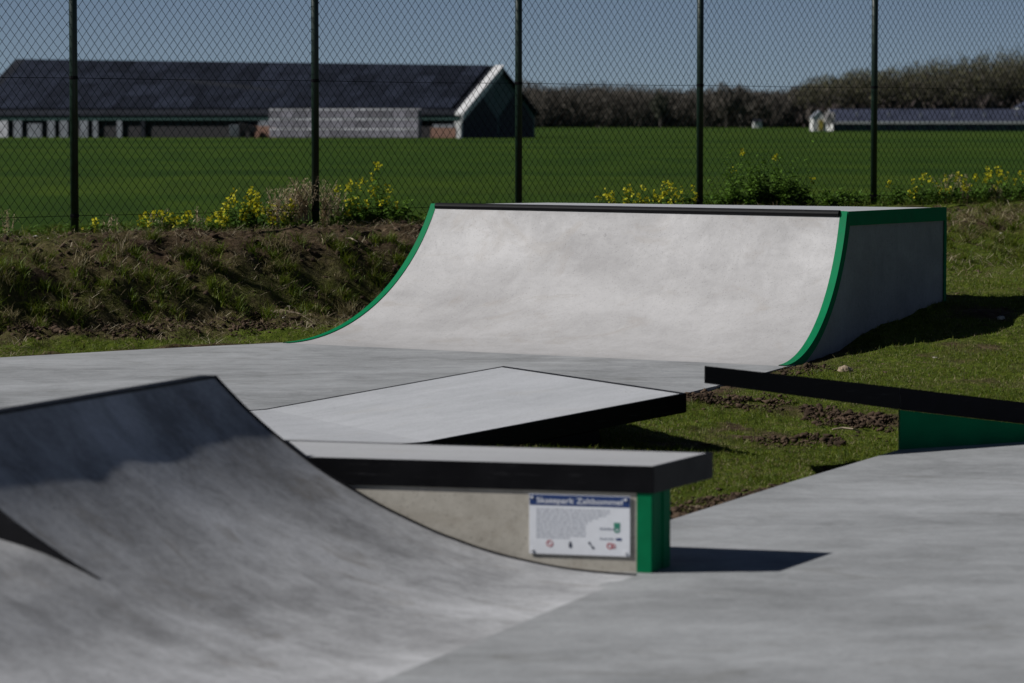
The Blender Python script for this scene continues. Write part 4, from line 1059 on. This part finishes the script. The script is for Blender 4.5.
# crates stacked before the barn
CW = 1.6; nC = 12; c0 = B0 + BX * LB(429) - BY * 3.0
crate_src = None
colw = ['left', 'right']
ordn = ['first', 'second', 'third', 'fourth', 'fifth', 'sixth', 'seventh', 'eighth', 'ninth', 'tenth', 'eleventh', 'twelfth']
spanL = LB(281) - LB(429); CW = spanL / nC
def crate_body():
    m = MB(); w = CW / 2 - .03
    for k in range(4): 
        z = .12 + k * .27; m.box((0, -.58, z + .11), (w, 0, 0), (0, .02, 0), (0, 0, .11)); m.box((0, .58, z + .11), (w, 0, 0), (0, .02, 0), (0, 0, .11))
        m.box((-w + .02, 0, z + .11), (.02, 0, 0), (0, .56, 0), (0, 0, .11)); m.box((w - .02, 0, z + .11), (.02, 0, 0), (0, .56, 0), (0, 0, .11))
    m.box((0, 0, .1), (w - .05, 0, 0), (0, .55, 0), (0, 0, .03))
    return m
row = ['bottom', 'middle', 'top']
rngc = random.Random(4)
for j in range(3):
    for i in range(nC):
        p = c0 + BX * (CW * (i + .5)) + Vector((0, 0, 1.22 * j))
        lab = f'pale crate in the {row[j]} row, {ordn[nC - 1 - i]} from the left of the stack by the barn'
        if crate_src is None:
            cr = empty('crate', p, lab, 'crate', 'pale crates stacked before the barn', rz=-BA)
            b1_ = crate_body().build('slatted_box', M['crate'], cr)
            m = MB(); w = CW / 2 - .03; m.box((0, -.6, 1.12), (w, 0, 0), (0, .02, 0), (0, 0, .1)); m.box((0, .585, 1.17), (w, 0, 0), (0, .03, 0), (0, 0, .05)); m.build('rim', M['crate_lid'], cr)
            m = MB(); m.box((0, 0, .7), (w - .1, 0, 0), (0, .5, 0), (0, 0, .36)); m.build('load', M['crate_lid'], cr)
            crate_src = cr
        else:
            cr = crate_src.copy(); COL.objects.link(cr); cr.location = p; cr['label'] = lab
            for ch in crate_src.children:
                q = ch.copy(); COL.objects.link(q); q.parent = cr

# ---------------------------------------------------------------- FAR FARM
DF = 744
def far_x(px, D=DF): return (px - CX) / F * D
fb = empty('farm_shed', (far_x(930), DF, FIELD), 'long low shed with blue grey roof before the wood at right', 'shed')
fo2 = (far_x(930), DF, FIELD); x0, x1 = far_x(834), far_x(1060)
m = MB(fo2); m.prism([(x0, DF), (x1, DF), (x1, DF + 20), (x0, DF + 20)], FIELD, 1.5); m.build('wall', M['far_wall'], fb)
m = MB(fo2); m.add([(x0 - .5, DF - .6, 1.5), (x1, DF - .6, 1.5), (x1, DF + 10, 4.5), (x0 - .5, DF + 10, 4.5), (x0 - .5, DF + 20.6, 1.5), (x1, DF + 20.6, 1.5)], [(0, 1, 2, 3), (3, 2, 5, 4)]); m.build('roof', M['far_roof'], fb)
m = MB(fo2); m.add([(x0 - .25, DF - .3, FIELD), (x0 - .25, DF + 20.3, FIELD), (x0 - .25, DF + 20.3, 1.5), (x0 - .25, DF + 10, 4.4), (x0 - .25, DF - .3, 1.5)], [(0, 1, 2, 3, 4)]); m.build('gable_wall', M['far_white'], fb)
m = MB(fo2); m.box(((x0 + x1) / 2, DF - .75, 1.45), ((x1 - x0) / 2, 0, 0), (0, .1, 0), (0, 0, .28)); m.build('gutter', M['far_white'], fb)
for k in range(9):
    px = 850 + k * 20; m = MB(fo2); m.box((far_x(px), DF - .1, .4), (.9, 0, 0), (0, .08, 0), (0, 0, .5)); m.build('window', M['far_roof'], fb)
for k in range(6):
    px = 858 + k * 32; m = MB(fo2); m.box((far_x(px), DF + 3.4, 3.3), (.25, 0, 0), (0, .3, 0), (0, 0, .5)); m.build('roof_vent', M['barn_pale'], fb)
ch = empty('cottage', (far_x(757, 1150), 1150, FIELD), 'tiny white cottage at the foot of the wood', 'house')
oo = (far_x(757, 1150), 1150, FIELD)
m = MB(oo); m.prism([(oo[0] - 1.4, 1148), (oo[0] + 1.4, 1148), (oo[0] + 1.4, 1153), (oo[0] - 1.4, 1153)], FIELD, 1.6); m.build('wall', M['far_white'], ch)
m = MB(oo); m.add([(oo[0] - 1.6, 1147.7, 1.5), (oo[0] + 1.6, 1147.7, 1.5), (oo[0] + 1.6, 1150.5, 2.6), (oo[0] - 1.6, 1150.5, 2.6), (oo[0] - 1.6, 1153.3, 1.5), (oo[0] + 1.6, 1153.3, 1.5)], [(0, 1, 2, 3), (3, 2, 5, 4)]); m.build('roof', M['roof'], ch)
h2 = empty('farmhouse', (far_x(1034, 760), 760, FIELD), 'white farmhouse gable at the right picture edge behind the shed', 'house')
oo = (far_x(1034, 760), 764, FIELD)
h2.location = oo
m = MB(oo); m.prism([(oo[0] - 3, 764), (oo[0] + 3, 764), (oo[0] + 3, 772), (oo[0] - 3, 772)], FIELD, 5.0); m.build('wall', M['far_white'], h2)
m = MB(oo); m.add([(oo[0] - 3.3, 763.5, 4.9), (oo[0] + 3.3, 763.5, 4.9), (oo[0], 763.5, 6.6), (oo[0] - 3.3, 772, 4.9), (oo[0] + 3.3, 772, 4.9), (oo[0], 772, 6.6)], [(0, 1, 2), (0, 2, 5, 3), (1, 4, 5, 2)]); m.build('roof', M['far_roof'], h2)

# trees
def crown_cloud(n, cx, cy, z0, z1, rx, ry, size, cols, vert=.7, egg=1.6):
    """sprays of small twigs filling a crown volume"""
    u = rng.normal(0, 1, (n, 3)); u /= np.linalg.norm(u, axis=1)[:, None]; r = rng.random(n) ** .45
    p = u * r[:, None]; zc = (z0 + z1) / 2; hz = (z1 - z0) / 2
    lump = 1 + .25 * np.sin(u[:, 0] * 5 + cx) * np.cos(u[:, 2] * 4 + cy)
    P = np.stack([cx + p[:, 0] * rx * lump, cy + p[:, 1] * ry * lump, zc + p[:, 2] * hz * lump], 1)
    d = rng.normal(0, 1, (n, 3)); d[:, 2] = np.abs(d[:, 2]) + vert * 2; d /= np.linalg.norm(d, axis=1)[:, None]
    s = rng.normal(0, 1, (n, 3)); s -= (s * d).sum(1)[:, None] * d; s /= np.linalg.norm(s, axis=1)[:, None]
    L_ = size * rng.uniform(.5, 1.4, n)[:, None]; W = L_ * .2
    V = np.stack([P - d * L_ / 2 - s * W, P - d * L_ / 2 + s * W, P + d * L_ / 2 + s * W * .6, P + d * L_ / 2 - s * W * .6], 1).reshape(-1, 3)
    Fq = np.arange(n * 4).reshape(n, 4)
    c = np.repeat(palette(n, cols, .3), 4, axis=0); return V, Fq, c
brown = [(.098, .088, .076), (.115, .104, .09), (.086, .078, .068), (.13, .116, .098)]
oliv = [(.12, .118, .062), (.10, .098, .056), (.138, .132, .07), (.085, .082, .055)]
sky_px = [430, 524, 560, 600, 640, 680, 712, 750, 790, 805, 830, 870, 900, 940, 1000, 1024, 1100, 1200]
sky_py = [88, 86, 88, 87, 90, 92, 91, 92, 91, 84, 77, 72, 70, 64, 57, 54, 50, 50]
VV, FF_, CC_ = [], [], []; off = 0
DT = 1218
for rowi in range(3):
    px = 425 + rowi * 3
    while px < 1110:
        D = DT + rowi * 14 + random.uniform(-5, 5); s = F / D
        topz = H + (HY - (np.interp(px, sky_px, sky_py) + random.uniform(-.6, .8) + (0 if rowi > 0 else 3))) / s
        right = px > 800
        cols = brown if not right else (oliv if rowi >= 1 else oliv + brown)
        hgt = topz - FIELD
        V, Fq, c = crown_cloud(2600, (px - CX) / s, D, FIELD - (hgt * .12 if rowi < 2 else 0), topz + hgt * .06, 6.6, 5.4, .62, cols)
        VV.append(V); FF_.append(Fq + off); CC_.append(c); off += len(V)
        if right:   # dark lower storey of stems
            V, Fq, c = crown_cloud(160, (px - CX) / s, D - 6, FIELD, FIELD + hgt * .45, 4.5, 3, 3.0, [(.055, .045, .043), (.07, .06, .053)]); VV.append(V); FF_.append(Fq + off); CC_.append(c); off += len(V)
        # trunk
        tw = .35; xq = (px - CX) / s; V = np.array([(xq - tw, D, FIELD), (xq + tw, D, FIELD), (xq + tw * .4, D, FIELD + hgt * .7), (xq - tw * .4, D, FIELD + hgt * .7), (xq, D - tw, FIELD), (xq, D + tw, FIELD), (xq, D + tw * .4, FIELD + hgt * .7), (xq, D - tw * .4, FIELD + hgt * .7)])
        VV.append(V); FF_.append(np.array([[0, 1, 2, 3], [4, 5, 6, 7]]) + off); CC_.append(np.tile([(.05, .042, .036)], (8, 1))); off += 8
        px += random.uniform(8, 12)
tag(np_mesh('wood', np.concatenate(VV), np.concatenate(FF_), M['twig'], colors={'col': np.concatenate(CC_)}), 'bare brown and olive wood closing the far side of the field', 'wood', kind='stuff')
def tree(name, px, D, top_py, rx, n, cols, size, label, cat='tree', mat='twig', trunk=.35):
    s = F / D; x = (px - CX) / s; tz = H + (HY - top_py) / s
    e = empty(name, (x, D, FIELD), label, cat); hh = tz - FIELD
    m = MB((x, D, FIELD)); m.tube([(x, D, FIELD), (x + .1, D, FIELD + hh * .4), (x, D, FIELD + hh * .75)], [trunk, trunk * .7, trunk * .3], 8)
    for k in range(7):
        a = k * 2.4; z = FIELD + hh * (.3 + .06 * k); m.tube([(x, D, z), (x + math.cos(a) * rx * .7, D + math.sin(a) * rx * .7, z + hh * .25)], [trunk * .4, trunk * .12], 5)
    m.build('trunk', M['bark'], e)
    V, Fq, c = crown_cloud(n, 0, 0, hh * .28, hh, rx, rx, size, cols); np_mesh('crown', V, Fq, M[mat], e, colors={'col': c})
    return e
tree('bare_tree', 726, 1205, 84, 5.2, 2200, brown, .8, 'round topped bare tree rising a little above the wood at centre right')
tree('bare_tree', 742, 1204, 86, 4.2, 1600, brown, .8, 'smaller bare tree right beside the round topped one')
tree('bare_tree', 660, 1185, 92, 3.4, 1400, [(.06, .064, .05), (.075, .078, .058)], .8, 'dark narrow tree before the wood right of the third fence post')
tree('bare_tree', 760, 1180, 97, 4.5, 1700, [(.065, .06, .052), (.08, .072, .06)], .8, 'dark bare tree over the tiny white cottage')
wh = [(.62, .60, .58), (.5, .48, .48), (.7, .68, .66)]
ax_, ay_ = far_x(819, 738), 738
an = empty('annex', (ax_, ay_, FIELD), 'small white gabled annex with yellow door left of the long low shed', 'shed')
oa = (ax_, ay_, FIELD)
m = MB(oa); m.prism([(ax_ - 1.5, ay_), (ax_ + 1.5, ay_), (ax_ + 1.5, ay_ + 7), (ax_ - 1.5, ay_ + 7)], FIELD, 2.6); m.add([(ax_ - 1.5, ay_, 2.6), (ax_ + 1.5, ay_, 2.6), (ax_, ay_, 4.0)], [(0, 1, 2)]); m.build('wall', M['far_white'], an)
m = MB(oa); m.add([(ax_ - 1.7, ay_ - .1, 2.5), (ax_, ay_ - .1, 4.1), (ax_, ay_ + 7, 4.1), (ax_ - 1.7, ay_ + 7, 2.5), (ax_ + 1.7, ay_ - .1, 2.5), (ax_ + 1.7, ay_ + 7, 2.5)], [(0, 1, 2, 3), (1, 4, 5, 2)]); m.build('roof', M['barn_pale'], an)
m = MB(oa); m.box((ax_ + .3, ay_ - .06, .9), (.5, 0, 0), (0, .05, 0), (0, 0, 1.1)); m.build('door', plain('yellow_door', (.5, .4, .08)), an)
tree('blossoming_tree', 829, 738, 111, 1.3, 260, [(.62, .60, .58), (.5, .48, .48)], .8, 'small white blossoming tree between the white annex and the long shed', mat='blossom', trunk=.15)

# ---------------------------------------------------------------- LIGHT, SKY, CAMERA
SUNV = Vector((-.99, -.126, 0)).normalized(); EL = R(39.8)
to_sun = Vector((SUNV.x * math.cos(EL), SUNV.y * math.cos(EL), math.sin(EL)))
sd = bpy.data.lights.new('sun', 'SUN'); sd.energy = 4.6; sd.angle = R(.5); sd.color = (1, .975, .945)
so_ = bpy.data.objects.new('sun', sd); COL.objects.link(so_); so_.rotation_euler = (-to_sun).to_track_quat('-Z', 'Y').to_euler()
w = bpy.data.worlds.new('World'); SC.world = w; w.use_nodes = True
N = w.node_tree.nodes; L = w.node_tree.links; bg = N['Background']
sk = N.new('ShaderNodeTexSky'); sk.sky_type = 'NISHITA'; sk.sun_disc = False; sk.sun_elevation = EL; sk.sun_rotation = math.atan2(SUNV.x, SUNV.y) % (2 * math.pi)
sk.air_density = .36; sk.dust_density = 0; sk.ozone_density = 3.0; sk.altitude = 0
hs = N.new('ShaderNodeHueSaturation'); hs.inputs['Saturation'].default_value = .84; hs.inputs['Value'].default_value = .84
L.new(sk.outputs[0], hs.inputs['Color']); L.new(hs.outputs[0], bg.inputs['Color']); bg.inputs['Strength'].default_value = .05
cam = bpy.data.cameras.new('camera'); co = bpy.data.objects.new('camera', cam); COL.objects.link(co); SC.camera = co
cam.sensor_width = 36; cam.lens = F / 1024 * 36; cam.clip_start = .2; cam.clip_end = 20000
co.location = (0, 0, H)
pitch = math.atan((341.5 - HY) / F); co.rotation_euler = (math.pi / 2 - pitch, 0, 0)
cam.dof.use_dof = True; cam.dof.focus_distance = 23.0; cam.dof.aperture_fstop = 4.5; cam.dof.aperture_blades = 9
SC.render.engine = 'CYCLES'; SC.view_settings.view_transform = 'Standard'; SC.view_settings.look = 'None'; SC.view_settings.gamma = 1; SC.view_settings.exposure = 0
SC.cycles.use_denoising = True; SC.cycles.max_bounces = 6
